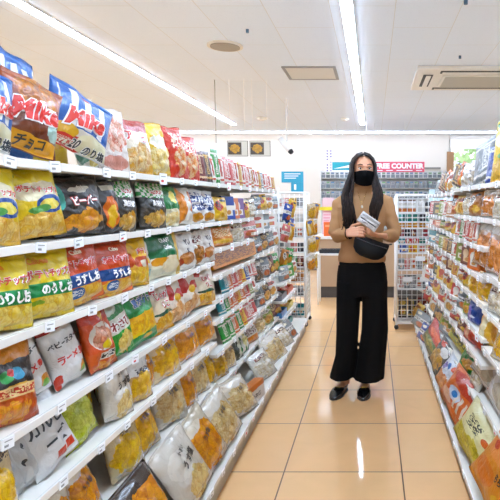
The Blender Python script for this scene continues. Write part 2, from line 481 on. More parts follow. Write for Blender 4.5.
_n = gm.node_tree.nodes; _l = gm.node_tree.links; _n.remove(_n['Principled BSDF'])
_t = _n.new('ShaderNodeBsdfTransparent'); _g = _n.new('ShaderNodeBsdfGlossy'); _g.inputs['Roughness'].default_value = .02
_f = _n.new('ShaderNodeFresnel'); _m = _n.new('ShaderNodeMixShader'); _l.new(_f.outputs[0], _m.inputs[0]); _l.new(_t.outputs[0], _m.inputs[1]); _l.new(_g.outputs[0], _m.inputs[2])
_l.new(_m.outputs[0], _n['Material Output'].inputs[0])
mb = MB(); mb.box(WX0 + .05, WX1 - .05, Y1 + .035, Y1 + .04, WZ0 + .05, WZ1 - .05, gm); link('glass_pane', mb.mesh('glass_pane'), wf)
mb = MB(); mb.box(WX0 + .02, WX1, Y1 - .06, Y1 - .045, 2.42, WZ1 + .04, mat('blind_cloth', '#f4f3ee', .8)); mb.cyl((2.75, Y1 - .05, 2.42), .012, 2.46, WHITE, axis='X')
mb.cyl((2.75, Y1 - .05, 2.64), .03, 2.46, WHITE, axis='X')
tag(mb.build('roller_blind'), 'white roller blind drawn partway over the top of the window', 'blind')
mb = MB(); mb.box(1.46, 1.60, Y1 - .03, Y1 - .004, 1.35, 2.36, mat('brown_wood_trim', '#a9825d', .5)); struct(mb.build('trim_1'))
mb = MB(); mb.box(X0, WX0 + 2.7, Y1 - .02, Y1, 0, .08, mat('skirting', '#8a7f73', .5)); struct(mb.build('baseboard_back'))
# greenery and bright street beyond the window
GR = [mat('leaf_light', '#b4d094', .6, bump=.4, bscale=9), mat('leaf_mid', '#9cc282', .6, bump=.4, bscale=9)]
for i, (x, y, z, r, lab) in enumerate([(2.75, 14.2, 2.25, .75, 'rounded green tree outside, left in the window'), (3.9, 15.8, 2.5, .95, 'larger green tree farther off outside the window')]):
    e = empty('street_tree', (x, y, 0), lab, 'tree')
    mb = MB(); mb.tube([(0, 0, -.1), (.04, 0, z - .4), (0, .03, z + .1)], [.07, .05, .03], mat('bark', '#8a7660', .8)); link('trunk', mb.mesh('trunk'), e)
    rnd = random.Random(i); bm = bmesh.new()
    for k in range(420):
        v = Vector((rnd.gauss(0, 1), rnd.gauss(0, 1), rnd.gauss(0, 1))).normalized() * r * rnd.uniform(.55, 1)
        a = Vector((rnd.gauss(0, 1), rnd.gauss(0, 1), rnd.gauss(0, 1))).normalized() * .1
        c = v.cross(a).normalized() * .07
        q = [bm.verts.new(Vector((0, 0, z)) + v + a * s1 + c * s2) for s1, s2 in ((-1, 0), (0, -1), (1, 0), (0, 1))]
        bm.faces.new(q)
    me = bpy.data.meshes.new('crown'); bm.to_mesh(me); bm.free(); me.materials.append(GR[i]); link('crown', me, e)
mb = MB(); mb.box(-8, 16, Y1 + .2, 30, -.16, -.02, mat('pavement', '#d8d6d0', .8)); struct(mb.build('outside_ground'))

# ---------------------------------------------------------------- ceiling fittings
TM = mat('tube_glow', '#c8e0ff', .5, emit=TUBE)
TM2 = mat('tube_glow_back', '#e2ecff', .5, emit=TUBE * .27)
def strip_light(x, y0, y1, lab, grp=None):
    e = empty('strip_light', (x, (y0 + y1) / 2, CH), lab, 'ceiling light', grp); h = (y1 - y0) / 2
    mb = MB(); mb.box(-.045, .045, -h, h, -.012, -.001, WHITE); link('light_housing', mb.mesh('light_housing'), e)
    mb = MB(); mb.box(-.036, .036, -h + .01, h - .01, -.0185, -.0125, TM, .002); link('light_tube', mb.mesh('light_tube'), e)
strip_light(-2.38, -2.4, 9.3, 'long thin white strip light on the ceiling over the left shelves')
strip_light(-.18, -2.4, 9.3, 'long white strip light on the ceiling above the tiled aisle')
strip_light(1.95, -2.4, 7.6, 'added unseen white strip light on the right, lengthened to brighten the ceiling')  # added lamp out of view, lengthened to brighten the right ceiling
strip_light(-4.5, -2.4, 9.3, 'farthest left white strip light on the ceiling, outside the view')
e = empty('strip_light', (-.95, 10.25, CH), 'white strip light running crosswise along the back wall', 'ceiling light')
mb = MB(); mb.box(-5.1, 5.1, -.045, .045, -.012, -.001, WHITE); link('light_housing', mb.mesh('light_housing'), e)
mb = MB(); mb.box(-5.08, 5.08, -.036, .036, -.03, -.0125, TM2, .003); link('light_tube', mb.mesh('light_tube'), e)
# air conditioner cassette
AC = mat('cream_plastic', '#ece6da', .5); SLOT = mat('vent_dark', '#4b4741', .7); GRL = mat('vent_grille', '#cfc8bb', .6)
e = empty('air_conditioner', (1.08, 5.9, CH), 'cream ceiling air conditioner cassette with louvres, upper right', 'air conditioner')
mb = MB(); mb.box(-.64, .64, -.5, .5, -.035, -.001, AC, .01); link('panel', mb.mesh('panel'), e)
mb = MB(); mb.box(-.36, .36, -.27, .27, -.052, -.0355, AC, .006)
for k in range(22): mb.box(-.33, .33, -.25 + k * .0235, -.243 + k * .0235, -.058, -.0525, GRL)
link('intake_grille', mb.mesh('intake_grille'), e)
for (a, b_, c, d) in ((-.40, .40, -.43, -.34), (-.40, .40, .34, .43), (-.56, -.46, -.27, .27), (.46, .56, -.27, .27)):
    mb = MB(); mb.box(a, b_, c, d, -.042, -.0355, SLOT)
    if b_ - a > .3: mb.box(a + .02, b_ - .02, c + .03, d - .02, -.05, -.0425, AC)
    else: mb.box(a + .03, b_ - .02, c + .02, d - .02, -.05, -.0425, AC)
    link('louvre', mb.mesh('louvre'), e)
# service hatch, speaker, smoke detectors
e = empty('ceiling_hatch', (-.64, 5.7, CH), 'square inspection hatch with grey metal edge on the ceiling', 'ceiling hatch')
mb = MB(); mb.box(-.27, .27, -.27, -.24, -.012, -.001, GREY); mb.box(-.27, .27, .24, .27, -.012, -.001, GREY); mb.box(-.27, -.24, -.24, .24, -.012, -.001, GREY); mb.box(.24, .27, -.24, .24, -.012, -.001, GREY)
link('frame', mb.mesh('frame'), e)
mb = MB(); mb.box(-.239, .239, -.239, .239, -.008, -.001, mat('hatch_board', '#dedad2', .8)); link('hatch_panel', mb.mesh('hatch_panel'), e)
e = empty('ceiling_speaker', (-1.27, 4.72, CH), 'round beige speaker grille set in the ceiling', 'speaker')
mb = MB(); mb.cyl((0, 0, -.008), .15, .014, mat('speaker_rim', '#e5dccb', .5), 32); link('rim', mb.mesh('rim'), e)
mb = MB(); mb.cyl((0, 0, -.018), .125, .006, mat('speaker_cloth', '#a89d8e', .8, bump=.5, bscale=300), 32); link('grille', mb.mesh('grille'), e)
for x, y, r, lab in ((-1.76, 8.6, .09, 'small round white detector on the ceiling near the left strip light'), (-.45, 8.7, .06, 'small round detector on the ceiling near the back, left of the aisle light'),
                     (-.98, 4.3, .012, 'tiny dark screw on the ceiling left of the aisle light'), (.62, 3.7, .014, 'tiny blue hook on the ceiling right of the aisle light'), (.80, 5.05, .012, 'tiny metal eyelet on the ceiling near the air conditioner')):
    mb = MB(); mb.cyl((0, 0, -.014), r, .026, AC if r > .03 else mat('tiny_hook', '#4d6f8d', .4), 20)
    if r > .03: mb.cyl((0, 0, -.034), r * .6, .014, AC, 20)
    o = mb.build('smoke_detector' if r > .03 else 'ceiling_hook'); o.location = (x, y, CH); tag(o, lab, 'detector' if r > .03 else 'hook')

# ---------------------------------------------------------------- shelving
_cards = {}
def card(par, s, x, y, z, kind, ox, oy):
    """price card clipped on the rail front; s = +1 faces +x"""
    if (s, kind) not in _cards:
        w_, h_, red = ((.046, .029, 0), (.046, .029, 1), (.07, .045, 1), (.04, .027, 0))[kind]
        mb = MB(); f = lambda a, b_, c, d, e_, g, m: mb.box(min(a * s, b_ * s), max(a * s, b_ * s), c, d, e_, g, m)
        f(0, .003, -w_ / 2, w_ / 2, -h_ / 2, h_ / 2, CARD)
        f(.0032, .0038, -w_ * .36, w_ * .30, h_ * .18, h_ * .26, GREY); f(.0032, .0038, -w_ * .36, -w_ * .02, -h_ * .28, -h_ * .08, RED if red else GREY)
        _cards[s, kind] = mb.mesh('price_card')
    o = link('price_card', _cards[s, kind], par); o.location = (x - ox, y - oy, z); o.rotation_euler = (random.Random(y * 99).uniform(-.12, .12), 0, 0)
def bay(side, nm, y0, y1, levels, Xf, Xb, label, cards=(), base=True, Xbase=None, deck=.14, tall=1.5):
    """levels: shelf top heights; Xf shelf front, Xb back panel"""
    s = 1 if side == 'L' else -1
    e = empty('shelving_unit', ((Xf + Xb) / 2, (y0 + y1) / 2, 0), label, 'shelving unit')
    ox, oy = e.location.x, e.location.y
    def part(mb, name, par=e):
        me = mb.mesh(name); me.transform(Matrix.Translation((-ox, -oy, 0))) ; return link(name, me, par)
    lo, hi = min, max
    mb = MB(); mb.box(lo(Xb, Xb - s * .02), hi(Xb, Xb - s * .02), y0, y1, .02, tall - .06, BACKP); part(mb, 'back_panel')
    for yy in (y0 + .012, y1 - .012):
        mb = MB(); mb.box(lo(Xb, Xb + s * .04), hi(Xb, Xb + s * .04), yy - .011, yy + .011, 0, tall - .05, SHELF)
        part(mb, 'upright')
    rnd = random.Random(nm)
    for k, z in enumerate(levels):
        xf = Xbase if (Xbase is not None and k == len(levels) - 1) else Xf
        top = k == 0
        mb = MB(); mb.box(lo(Xb + s * .0402, xf - s * .004), hi(Xb + s * .0402, xf - s * .004), y0 + .001, y1 - .001, z - .018, z, SHELF)
        sh = part(mb, 'shelf')
        mb = MB(); a = xf - s * .004; b_ = xf + s * .004
        mb.box(lo(a, b_), hi(a, b_), y0 + .002, y1 - .002, z - .019, z + .003, RAIL, .002); part(mb, 'price_rail', sh)
        yy = y0 + .1
        while yy < y1 - .05:
            if yy > 1.05 * (1 if side == 'L' else 1.5):
                card(sh, s, b_ + s * .0004, yy, z - .009, rnd.choice((0, 0, 0, 1, 3, 3, 2)), ox, oy)
            yy += rnd.uniform(.17, .28)
    mb = MB(); mb.box(lo(Xb - s * .02, Xb + s * .04), hi(Xb - s * .02, Xb + s * .04), y0 + .001, y1 - .001, tall - .0495, tall - .044, SHELF); part(mb, 'top_cap')
    if base:
        mb = MB(); xf = (Xbase if Xbase is not None else Xf) - s * .03
        mb.box(lo(Xb + s * .05, xf), hi(Xb + s * .05, xf), y0 + .002, y1 - .002, 0, levels[-1] - .0185, mat('kick_plate', '#b9b3a8', .5)); part(mb, 'kick_plate')
    return e
LB, RB = -1.30, .97
LX, RX = -.85, .52
LBX, RBX = -.685, .414
lv = {
 'LA': [1.455, 1.246, 1.037, .806, .60, .37, .14],
 'LB': [1.455, 1.246, 1.098, .95, .823, .707, .526, .33, .14],
 'LC': [1.455, 1.29, 1.14, .97, .74, .54, .33, .14],
 'LD': [.62, .46, .30, .14],
 'RA': [1.437, 1.277, 1.02, .85, .67, .40, .14],
 'RB': [1.437, 1.277, 1.137, .99, .865, .70, .57, .35, .14],
 'RC': [1.42, 1.246, 1.147, .996, .88, .74, .57, .35, .14]}
bay('L', 'LA', .1, 2.84, lv['LA'], LX, LB, 'white shelving unit nearest the camera on the left, full of large snack bags', Xbase=LBX)
bay('L', 'LB', 2.842, 3.80, lv['LB'], LX, LB, 'white shelving unit in the middle of the left row, with small packets', Xbase=LBX)
bay('L', 'LC', 3.802, 4.75, lv['LC'], LX, LB, 'white shelving unit toward the far end of the left row', Xbase=LBX)
bay('L', 'LD', 4.752, 5.55, lv['LD'], -.80, LB, 'low white shelving with coloured trays, before the left wire rack', Xbase=LBX, tall=1.4)
bay('R', 'RA', .1, 2.50, lv['RA'], RX, RB, 'white shelving unit nearest the camera on the right', Xbase=RBX)
bay('R', 'RB', 2.502, 3.42, lv['RB'], RX, RB, 'white shelving unit second from the camera on the right', Xbase=RBX)
bay('R', 'RC', 3.422, 5.25, lv['RC'], RX, RB, 'farthest white shelving unit on the right, ending beside the wire rack', Xbase=RBX)
# ---------------------------------------------------------------- designs
B = design
W_, K_ = '#f4f2ee', '#26221f'
B('popcorn_blue', 'blue and white popcorn bag with slanting red script', [(0, '#e8e6e2'), (.10, '#d43a22'), (.2, '#e9e4da'), (.30, '#2460ad')],
  [('S', .5, .65, .42, .33, W_, 4.2), ('R', .5, .97, .5, .05, '#2460ad'), ('B', .25, .24, .18, .1, '#e8b23a'), ('B', .30, .08, .30, .09, '#d8382a'), ('B', .75, .16, .3, .14, '#efe9c6'), ('E', .5, .9, .08, .03, '#c8322b'), ('K', .3, .08, .2, .05, '#f5eeda', 26)],
  [('Mike', .52, .50, .36, '#d7301f', W_, 8, .25, .05), ('20', .45, .10, .15, '#30302e', W_, 5, .2), ('のり塩', .76, .09, .13, '#35404a', W_, 5)], w=.2, h=.26, t=.08)
B('popcorn_brown', 'brown chocolate popcorn bag with red script lettering and yellow tag', [(0, '#7a3a1c'), (.5, '#8d3d1a'), (.8, '#a8522a')],
  [('F', .55, .8, .4, .22, '#8a3f1c', '#d98b35', '#b9572a', 7), ('B', .75, .2, .3, .1, '#6b2c14'), ('R', .5, .11, .46, .09, '#eda727'), ('B', .85, .33, .14, .12, '#bcd9cf')],
  [('Mike', .52, .52, .36, '#d92b20', W_, 8, .25, .05), ('チョコ', .5, .11, .14, K_, None, 5)], w=.22, h=.25, t=.08)
B('popcorn_blue_back', 'blue popcorn bag with white stripes standing behind the brown one', [(0, '#2460ad'), (.3, '#2266b4')], [('S', .5, .5, .45, .4, W_, 4.2)], w=.2, h=.28)
B('yellow_plain', 'yellow bag with dark lettering at its top', [(0, '#f1cf2a'), (.4, '#f4d82e')], [('K', .5, .85, .3, .06, K_, 12), ('B', .5, .4, .4, .25, '#e7b126')], w=.18, h=.22)
B('nori_white', 'white and pale green bag with a big dark character', '#eee9da', [('B', .35, .75, .3, .2, '#e7e2b8'), ('B', .6, .25, .35, .2, '#e5cf86'), ('B', .2, .12, .2, .1, '#79a58d')], [('水', .6, .62, .26, '#2e4a44', W_)], w=.15, h=.22, t=.06)
B('shrimp_white', 'white bag with pale red shrimp picture', '#f1e4da', [('F', .5, .6, .35, .32, '#e69a80', '#f3d5c0', '#d96a50', 6), ('B', .5, .12, .4, .1, '#e7a99b'), ('B', .25, .85, .15, .1, '#d4564a')], w=.16, h=.22, t=.05)
B('arare_red', 'cream bag with red top and red lettering', [(0, '#e6ab43'), (.2, '#f1e3cc'), (.78, '#bd3423')], [('F', .55, .3, .45, .22, '#d98a3a', '#f4dfb0', '#eeb765', 8)], [('ア', .25, .66, .2, '#cf2d20', W_), ('ニ', .62, .62, .17, '#cf2d20', W_)], w=.18, h=.21)
B('pale_yellow', 'bright yellow bag with white swirl and pale snacks', '#f5c524', [('F', .5, .3, .45, .28, '#e9b23c', '#f7e6b2', '#f0cf70', 6), ('B', .55, .62, .35, .14, '#faf4df'), ('B', .35, .86, .3, .1, '#fadf4a')], w=.2, h=.22)
B('spicy_red', 'bright red bag with cream stroke lettering', '#d83a22', [('F', .5, .35, .35, .26, '#cc5028', '#f0b07a', '#e8d8b8', 7), ('K', .5, .72, .32, .16, '#f6dfc2', 6), ('B', .5, .93, .5, .06, '#e2452c')], w=.2, h=.23)
B('card_pack', 'slim upright packet', '#e9dccb', [('K', .5, .4, .4, .3, '#a7968b', 12)], shape='flat', t=.02, cat='packet', nm='snack_packet')
for c_, nm_, lk in (('#6e1f18', 'maroon', 'maroon'), ('#e06a18', 'orange', 'orange'), ('#f0ebe2', 'white', 'white'), ('#2f8f35', 'green', 'green'), ('#cc2a20', 'red', 'red'), ('#de8580', 'pink', 'pink'), ('#dfbb70', 'cream', 'cream'), ('#b87434', 'tan', 'tan'), ('#23489c', 'blue', 'blue'), ('#f0bc10', 'yellow', 'yellow'), ('#7b5a8e', 'purple', 'purple'), ('#8b9a3a', 'olive', 'olive green'), ('#2f2c2e', 'black', 'black'), ('#7d8487', 'grey', 'silver grey'), ('#128a94', 'teal', 'teal'), ('#46291a', 'brown', 'dark brown')):
    acc = {'maroon': '#e8c8a0', 'white': '#d8604a', 'cream': '#b5532e', 'yellow': '#cf3a26', 'black': '#c9b06a', 'grey': '#e6e3de', 'brown': '#d0a868'}.get(nm_, '#f3ece0')
    nn_ = len(nm_) + len(DES)
    B('slim_' + nm_, 'slim ' + lk + ' packet', [(0, c_), (.12, acc), (.18, c_), (.84, acc), (.9, c_)], [('R', (.5, .35, .65)[nn_ % 3], .55, .16, .28, acc), ('K', (.5, .35, .65)[nn_ % 3], .55, .12, .24, c_ if nm_ != 'white' else '#7a4a44', 8)], shape='flat', t=.022, cat='packet', nm='snack_packet', w=.06, h=.16)
    lay = ([('B', .5, .74, .34, .11, acc), ('K', .5, .74, .28, .07, K_, 9), ('F', .5, .30, .34, .2, '#a8602a', '#e6b464', '#d08a3c', 6)],
           [('B', .35, .62, .22, .22, acc), ('B', .7, .25, .24, .16, '#e2b04a'), ('K', .35, .62, .16, .16, K_, 8), ('B', .7, .85, .2, .06, K_)],
           [('R', .5, .5, .5, .10, acc), ('K', .5, .5, .4, .07, K_, 9), ('B', .6, .22, .25, .14, '#c9652a'), ('B', .3, .82, .16, .08, '#efe4c4')])[nn_ % 3]
    B('pouch_' + nm_, lk + ' pouch', [(0, c_), (.1, c_)], lay, shape='pouch', t=.05, cat='packet', nm='snack_pouch', w=.13, h=.15)
    B('box_' + nm_, lk + ' carton', c_, lay[:1] + [('R', .5, .3, .3, .14, acc), ('B', .5, .3, .18, .1, '#c98838')], shape='box', t=.04, cat='box', nm='snack_box', w=.1, h=.13, crinkle=0, coat=.2)
B('pizza_yellow', 'yellow chip bag with red and white lettering over a blue oval', [(0, '#ecb94a'), (.3, '#f2cf3a'), (.6, '#f6dc28')],
  [('F', .45, .2, .42, .18, '#d99a3c', '#f3d488', '#e8b452', 6), ('B', .5, .66, .42, .14, '#f8ecc8'), ('E', .68, .46, .27, .13, '#27539b'), ('B', .66, .45, .19, .08, '#f5e27a'), ('B', .45, .40, .22, .05, '#63a35a'), ('B', .15, .93, .12, .06, '#2f7a3c')],
  [('ポテトチップス', .54, .68, .105, '#d5361f', W_, -8)], w=.22, h=.2)
B('spicy_black', 'black snack bag with white and red lettering and orange snack pictures', [(0, '#2b241f'), (.5, '#1f1c1d')],
  [('B', .1, .7, .1, .25, '#55b0a0'), ('F', .5, .24, .44, .16, '#c46a20', '#f0b04a', '#e58b2c', 6), ('B', .5, .78, .22, .05, '#d8d0c0')],
  [('ビーバー', .56, .58, .17, W_, '#cf3a24'), ('カレー', .55, .80, .09, '#dcd6c8')], w=.26, h=.19)
B('fire_black', 'black bag with an orange flame picture', '#2a2422', [('B', .5, .4, .34, .3, '#e8762a'), ('B', .5, .32, .2, .2, '#f3c55a'), ('R', .5, .85, .3, .05, '#d8d2c4')], w=.14, h=.19)
B('check_green', 'black bag with green and white checked top', [(0, '#3c3226'), (.42, '#2c2c28'), (.66, '#eef0e6')],
  [('C', .5, .83, .5, .17, '#3fa04a', 13), ('B', .6, .78, .3, .06, '#f2f3ea'), ('K', .6, .78, .24, .045, '#cf4436', 12), ('F', .5, .2, .4, .15, '#a8702e', '#e6c27a', '#d69a46', 6)], [('黒胡椒', .5, .53, .14, '#f0ede6')], w=.17, h=.19)
B('green_yellow', 'deep green bag with yellow leaf mark and pale lower half', [(0, '#e9e2c4'), (.42, '#1f7a3c')], [('B', .6, .72, .2, .16, '#e8d23a'), ('F', .5, .2, .42, .14, '#d8a850', '#f2e2b0', '#e9c77a', 6)], w=.14, h=.19)
B('orange_fold', 'orange and white bag with a wide orange flash', '#efe9dd', [('B', .3, .5, .24, .5, '#e88a25'), ('B', .85, .6, .12, .3, '#d8732a')], w=.14, h=.19)
B('blue_white', 'white bag printed with dark blue figures', '#eceae6', [('K', .5, .62, .4, .26, '#263f7c', 6), ('B', .5, .18, .32, .12, '#d99a4e'), ('B', .5, .4, .1, .05, '#26407c')], w=.14, h=.19)
CHIP = ('F', .55, .18, .45, .17, '#dca62e', '#f6e18a', '#efc94e', 5)
B('chips_norishio', 'yellow potato chip bag with green band', [(0, '#f0ce2a'), (.33, '#f2d42c'), (.341, '#2f9a4c'), (.52, '#f1d32a')],
  [CHIP, ('R', .5, .425, .5, .10, '#2a9450'), ('B', .2, .24, .14, .04, '#8fb04a')],
  [('Calbee', .34, .86, .13, '#d97a1e', None), ('ポテトチップス', .52, .66, .135, '#d42a2f', W_), ('のりしお', .58, .425, .17, W_, None, 0, 0, .05)], w=.22, h=.195, t=.075)
B('chips_usushio', 'orange potato chip bag with dark blue band', [(0, '#e6702a'), (.5, '#dd4f1e'), (.85, '#d8481c')],
  [('F', .5, .14, .46, .15, '#e08e2e', '#f4d07a', '#f0b548', 5), ('R', .5, .40, .5, .10, '#1f4f92'), ('E', .38, .20, .15, .09, '#2a62a6'), ('K', .38, .20, .10, .05, '#dfe8f0', 14)],
  [('Calbee', .52, .84, .10, '#f4e6c8', None), ('ポテトチップス', .54, .66, .125, '#d42a2f', W_), ('うすしお', .60, .40, .16, W_, None, 0, 0, .05)], w=.22, h=.195, t=.075)
B('chips_consomme', 'golden yellow chip bag with white panel and red lettering', [(0, '#e9ac2c'), (.5, '#f0b62e'), (.8, '#f3c540')], [('F', .5, .2, .45, .2, '#d99026', '#f8d870', '#efb93c', 6), ('B', .6, .5, .3, .12, '#c8502c'), ('B', .65, .45, .13, .08, '#f1e6d0'), ('B', .2, .55, .12, .14, '#d8562c')], [('ポテト', .62, .72, .13, '#cf2f34', W_)], w=.17, h=.195)
B('egg_pack', 'white and blue bag with a yellow egg picture', '#ebe8da', [('E', .6, .5, .3, .2, W_), ('E', .6, .5, .14, .1, '#f0bf2c'), ('B', .3, .85, .3, .12, '#2c4f86'), ('B', .6, .15, .35, .12, '#8ec2bb')], w=.12, h=.19)
B('craft_green', 'dark green and cream bag with white capital lettering', [(0, '#dfd8bb'), (.2, '#efe6cc'), (.45, '#14723f'), (.5, '#127040')],
  [('B', .9, .5, .1, .6, '#d9b14a'), ('B', .3, .36, .24, .10, '#e8a23a'), ('B', .6, .25, .3, .16, '#efe2c0')], [('CRAFT', .5, .83, .13, W_, None), ('Coffee', .53, .67, .13, W_, None)], w=.2, h=.2)
B('yu_white', 'white bag with dark brushed letters', '#ece6de', [('B', .5, .3, .35, .16, '#c98b5a'), ('B', .2, .2, .12, .1, '#b04e38')], [('YU', .5, .72, .2, '#3a3442'), ('KI', .5, .5, .17, '#3a3442')], w=.14, h=.19)
B('brown_white', 'white bag with brown snack window', '#e9e2d6', [('F', .5, .35, .35, .26, '#7c4a26', '#c98a4c', '#a5673a', 7), ('K', .5, .78, .3, .1, '#7b2e2a', 8)], w=.12, h=.18)
B('teriyaki_white', 'white snack bag with red and black brush lettering', '#ece9e4', [('R', .5, .93, .5, .07, '#b52e24'), ('B', .85, .15, .14, .1, '#d98a2a'), ('E', .85, .42, .07, .05, '#d43a22'), ('B', .85, .1, .1, .06, '#79b04a'), ('B', .1, .1, .1, .12, '#d0402c')], [('ベビースター', .45, .66, .13, '#2b2b2b'), ('ラーメン', .5, .42, .14, '#cc3026')], w=.18, h=.2)
B('noodle_multi', 'black bag with bright square pictures and yellow band', [(0, '#c8531e'), (.35, '#e3a82e'), (.5, '#2a2524'), (.8, '#dd8b22')], [('F', .4, .15, .4, .14, '#c44a20', '#f0b050', '#e67a2c', 6), ('E', .4, .62, .12, .08, '#4aa05a'), ('E', .62, .63, .12, .08, '#3a90b0'), ('E', .51, .66, .06, .05, '#d0382c'), ('R', .5, .42, .46, .07, '#f0cf9a'), ('K', .5, .42, .42, .045, '#c43a28', 12)], w=.2, h=.2)
B('orange_chips', 'glossy orange bag of chips', '#e2861f', [('F', .5, .5, .45, .42, '#c9661a', '#f2b23a', '#e99426', 5)], w=.18, h=.2, rough=.2)
B('noodle_red', 'red and orange noodle bag with bowl picture and yellow flower', [(0, '#d9602a'), (.3, '#dd5526'), (.75, '#c93c20')],
  [('E', .48, .52, .38, .22, '#e9ded0'), ('F', .48, .52, .33, .18, '#b0503c', '#e6b9a0', '#c97a5e', 6), ('B', .55, .38, .16, .07, '#f2cf24'), ('B', .6, .86, .1, .1, '#f2b52c'), ('R', .58, .22, .3, .05, '#e8e4da'), ('K', .58, .22, .26, .035, K_, 12), ('F', .5, .07, .4, .07, '#c7602a', '#f0b060', '#e08a3a', 6)], w=.15, h=.21)
B('wasabi_green', 'green chip bag with white panel and brown lettering', [(0, '#3f9a46'), (.45, '#2f8d3c'), (.72, '#2a7f3a')], [('F', .6, .22, .36, .16, '#c99a3a', '#f2dc90', '#e0b458', 5), ('B', .3, .85, .3, .08, '#dfe8da'), ('R', .5, .57, .44, .13, '#e9eadb')], [('わさび', .5, .57, .18, '#8a2f26', W_)], w=.17, h=.2)
B('chips_green', 'bright green bag with yellow chips and blue white lettering', [(0, '#1f9247'), (.18, '#e9c62c'), (.24, '#f0b22c'), (.56, '#1f9a4a')], [('F', .5, .38, .48, .17, '#d9852a', '#f8d15c', '#efab36', 5), ('E', .6, .1, .15, .05, '#e2b92e')], [('夏ポテト', .56, .78, .16, '#2c68a8', W_)], w=.18, h=.21)
B('red_white', 'cream bag with red lettering and golden fries', [(0, '#e8a63a'), (.25, '#eddcc0'), (.7, '#eadfce')], [('F', .5, .2, .44, .2, '#d27e28', '#f5cf78', '#e9a440', 5), ('B', .5, .4, .4, .04, '#2f5f4e'), ('B', .2, .9, .18, .08, '#c2372c')], [('じゃが', .52, .76, .17, '#c22f36', W_), ('りこ', .55, .57, .16, '#c22f36', W_)], w=.18, h=.21)
B('red_diagonal', 'white bag with red diagonal print and golden crackers', '#efe2d2', [('B', .25, .75, .25, .2, '#cf352b'), ('B', .7, .6, .26, .1, '#d6402f'), ('B', .55, .55, .14, .1, '#e9b42e'), ('F', .5, .2, .42, .2, '#c97b42', '#efc89a', '#dca06c', 6)], w=.17, h=.2)
B('calbee_white', 'white bag with bold black katakana and two red stamps', '#e4e3e1', [('B', .2, .9, .2, .07, '#e1b79e'), ('R', .60, .12, .10, .065, '#d8412a'), ('R', .82, .16, .10, .065, '#d8412a')], [('カルビ', .52, .66, .22, '#2c3034', None), ('ーズ', .58, .38, .22, '#2c3034', None)], w=.17, h=.2, t=.055)
B('back_white', 'silver white bag seen edge on', '#c9c8c4', [('B', .3, .8, .08, .05, '#2c3034'), ('B', .62, .6, .09, .05, '#2c3034'), ('B', .4, .4, .07, .05, '#2c3034')], w=.17, h=.2)
B('edamame', 'yellow green bag of green bean snacks', '#b9c04a', [('F', .5, .42, .46, .4, '#8f9a34', '#dde07a', '#bcc850', 4), ('K', .4, .85, .3, .1, '#3a4222', 8)], w=.17, h=.2, rough=.2)
CL = dict(rough=.18, coat=.8, crinkle=.5)
B('clear_orange', 'clear bag of orange crackers', '#d3c5ae', [('F', .5, .42, .47, .40, '#b9651e', '#f0a53a', '#dd8224', 5), ('B', .4, .8, .3, .08, '#e9dcc4')], [('うま塩', .56, .56, .10, '#4a3420', None, 12)], **CL)
B('clear_beige', 'clear bag of beige rice snacks with dark brush lettering', '#d8ccb8', [('F', .5, .4, .46, .36, '#b98a4c', '#ecd6a8', '#d9b577', 6), ('B', .5, .82, .36, .1, '#eadfce')], [('うす塩', .52, .62, .11, '#4a3a28', None, 12)], **CL)
B('clear_golden', 'clear bag of golden puffed snacks', '#dac29a', [('F', .5, .42, .46, .38, '#c28022', '#f2c45a', '#e2a43c', 6)], [('うま塩', .5, .66, .10, '#4a3420', None, 12)], **CL)
B('salt_yellow', 'clear bag of yellow corn puffs with black lettering', '#d9c49c', [('F', .5, .36, .46, .30, '#c9922a', '#f5cf62', '#e8b440', 7), ('B', .5, .85, .4, .12, '#dcbf84')], [('うま塩味', .56, .72, .11, '#3a2c1c', None, 12)], w=.17, h=.21, **CL)
B('salt_white', 'pale clear bag of chips with black lettering', '#dcd3c4', [('F', .62, .2, .34, .2, '#c79a56', '#f2dca2', '#e0bd78', 5), ('B', .4, .6, .3, .2, '#ece4d6')], [('うす塩', .6, .58, .14, '#3a3028', None, 15), ('かるい', .55, .74, .08, '#4a4038', None, 15)], w=.2, h=.27, **CL)
B('label_white', 'bag of golden snacks under a folded white paper header', [(0, '#dcb680'), (.5, '#f2efe9')], [('F', .5, .26, .46, .26, '#c98a2c', '#f0c866', '#dfa944', 6), ('K', .6, .56, .3, .05, '#3f4a58', 10)], w=.17, h=.2, **CL)
B('grey_pouch', 'dark grey foil pouch lying back', '#77706a', [('B', .5, .6, .3, .2, '#8e8780')], w=.15, h=.18)
B('tray_orange', 'large clear bag of glazed orange crackers with black ends', [(0, '#2e2420'), (.14, '#d98324'), (.8, '#3a2a20')], [('F', .5, .46, .48, .38, '#b9601a', '#f5a526', '#e58a1c', 5), ('B', .3, .82, .2, .06, '#f0e6d2')], w=.24, h=.27, t=.09, **CL)
B('white_green', 'white and green striped packet', '#e8e6dc', [('S', .5, .5, .5, .5, '#3f7a4a', 2.5), ('B', .5, .5, .2, .3, '#e6d9a0')], w=.14, h=.17, shape='pouch')
B('dark_green', 'dark bag with pale green leaf edge', '#3e4438', [('B', .7, .5, .16, .5, '#dcdcc8'), ('B', .9, .3, .1, .2, '#4aa04a')], w=.14, h=.17)
B('orange_case', 'orange display carton printed with small snacks', '#e58e2a', [('K', .5, .5, .46, .36, '#8c4518', 11), ('R', .5, .92, .5, .05, '#efb55a')], shape='box', t=.16, w=.5, h=.12, cat='box', nm='display_box', crinkle=0)
B('orange_square', 'square orange pack with white lattice print', '#e98a30', [('C', .5, .6, .32, .2, '#f7e2b8', 16), ('B', .5, .2, .38, .1, '#f0c060'), ('R', .5, .92, .4, .05, '#7aa04a')], w=.13, h=.14, shape='pouch')
B('tube_orange', 'orange tube pack with white label', '#e08022', [('R', .5, .5, .4, .2, '#efe6d6'), ('K', .5, .5, .34, .14, '#7a3a1a', 9), ('R', .5, .93, .5, .05, '#e8a040')], w=.13, h=.17, shape='pouch', t=.06)
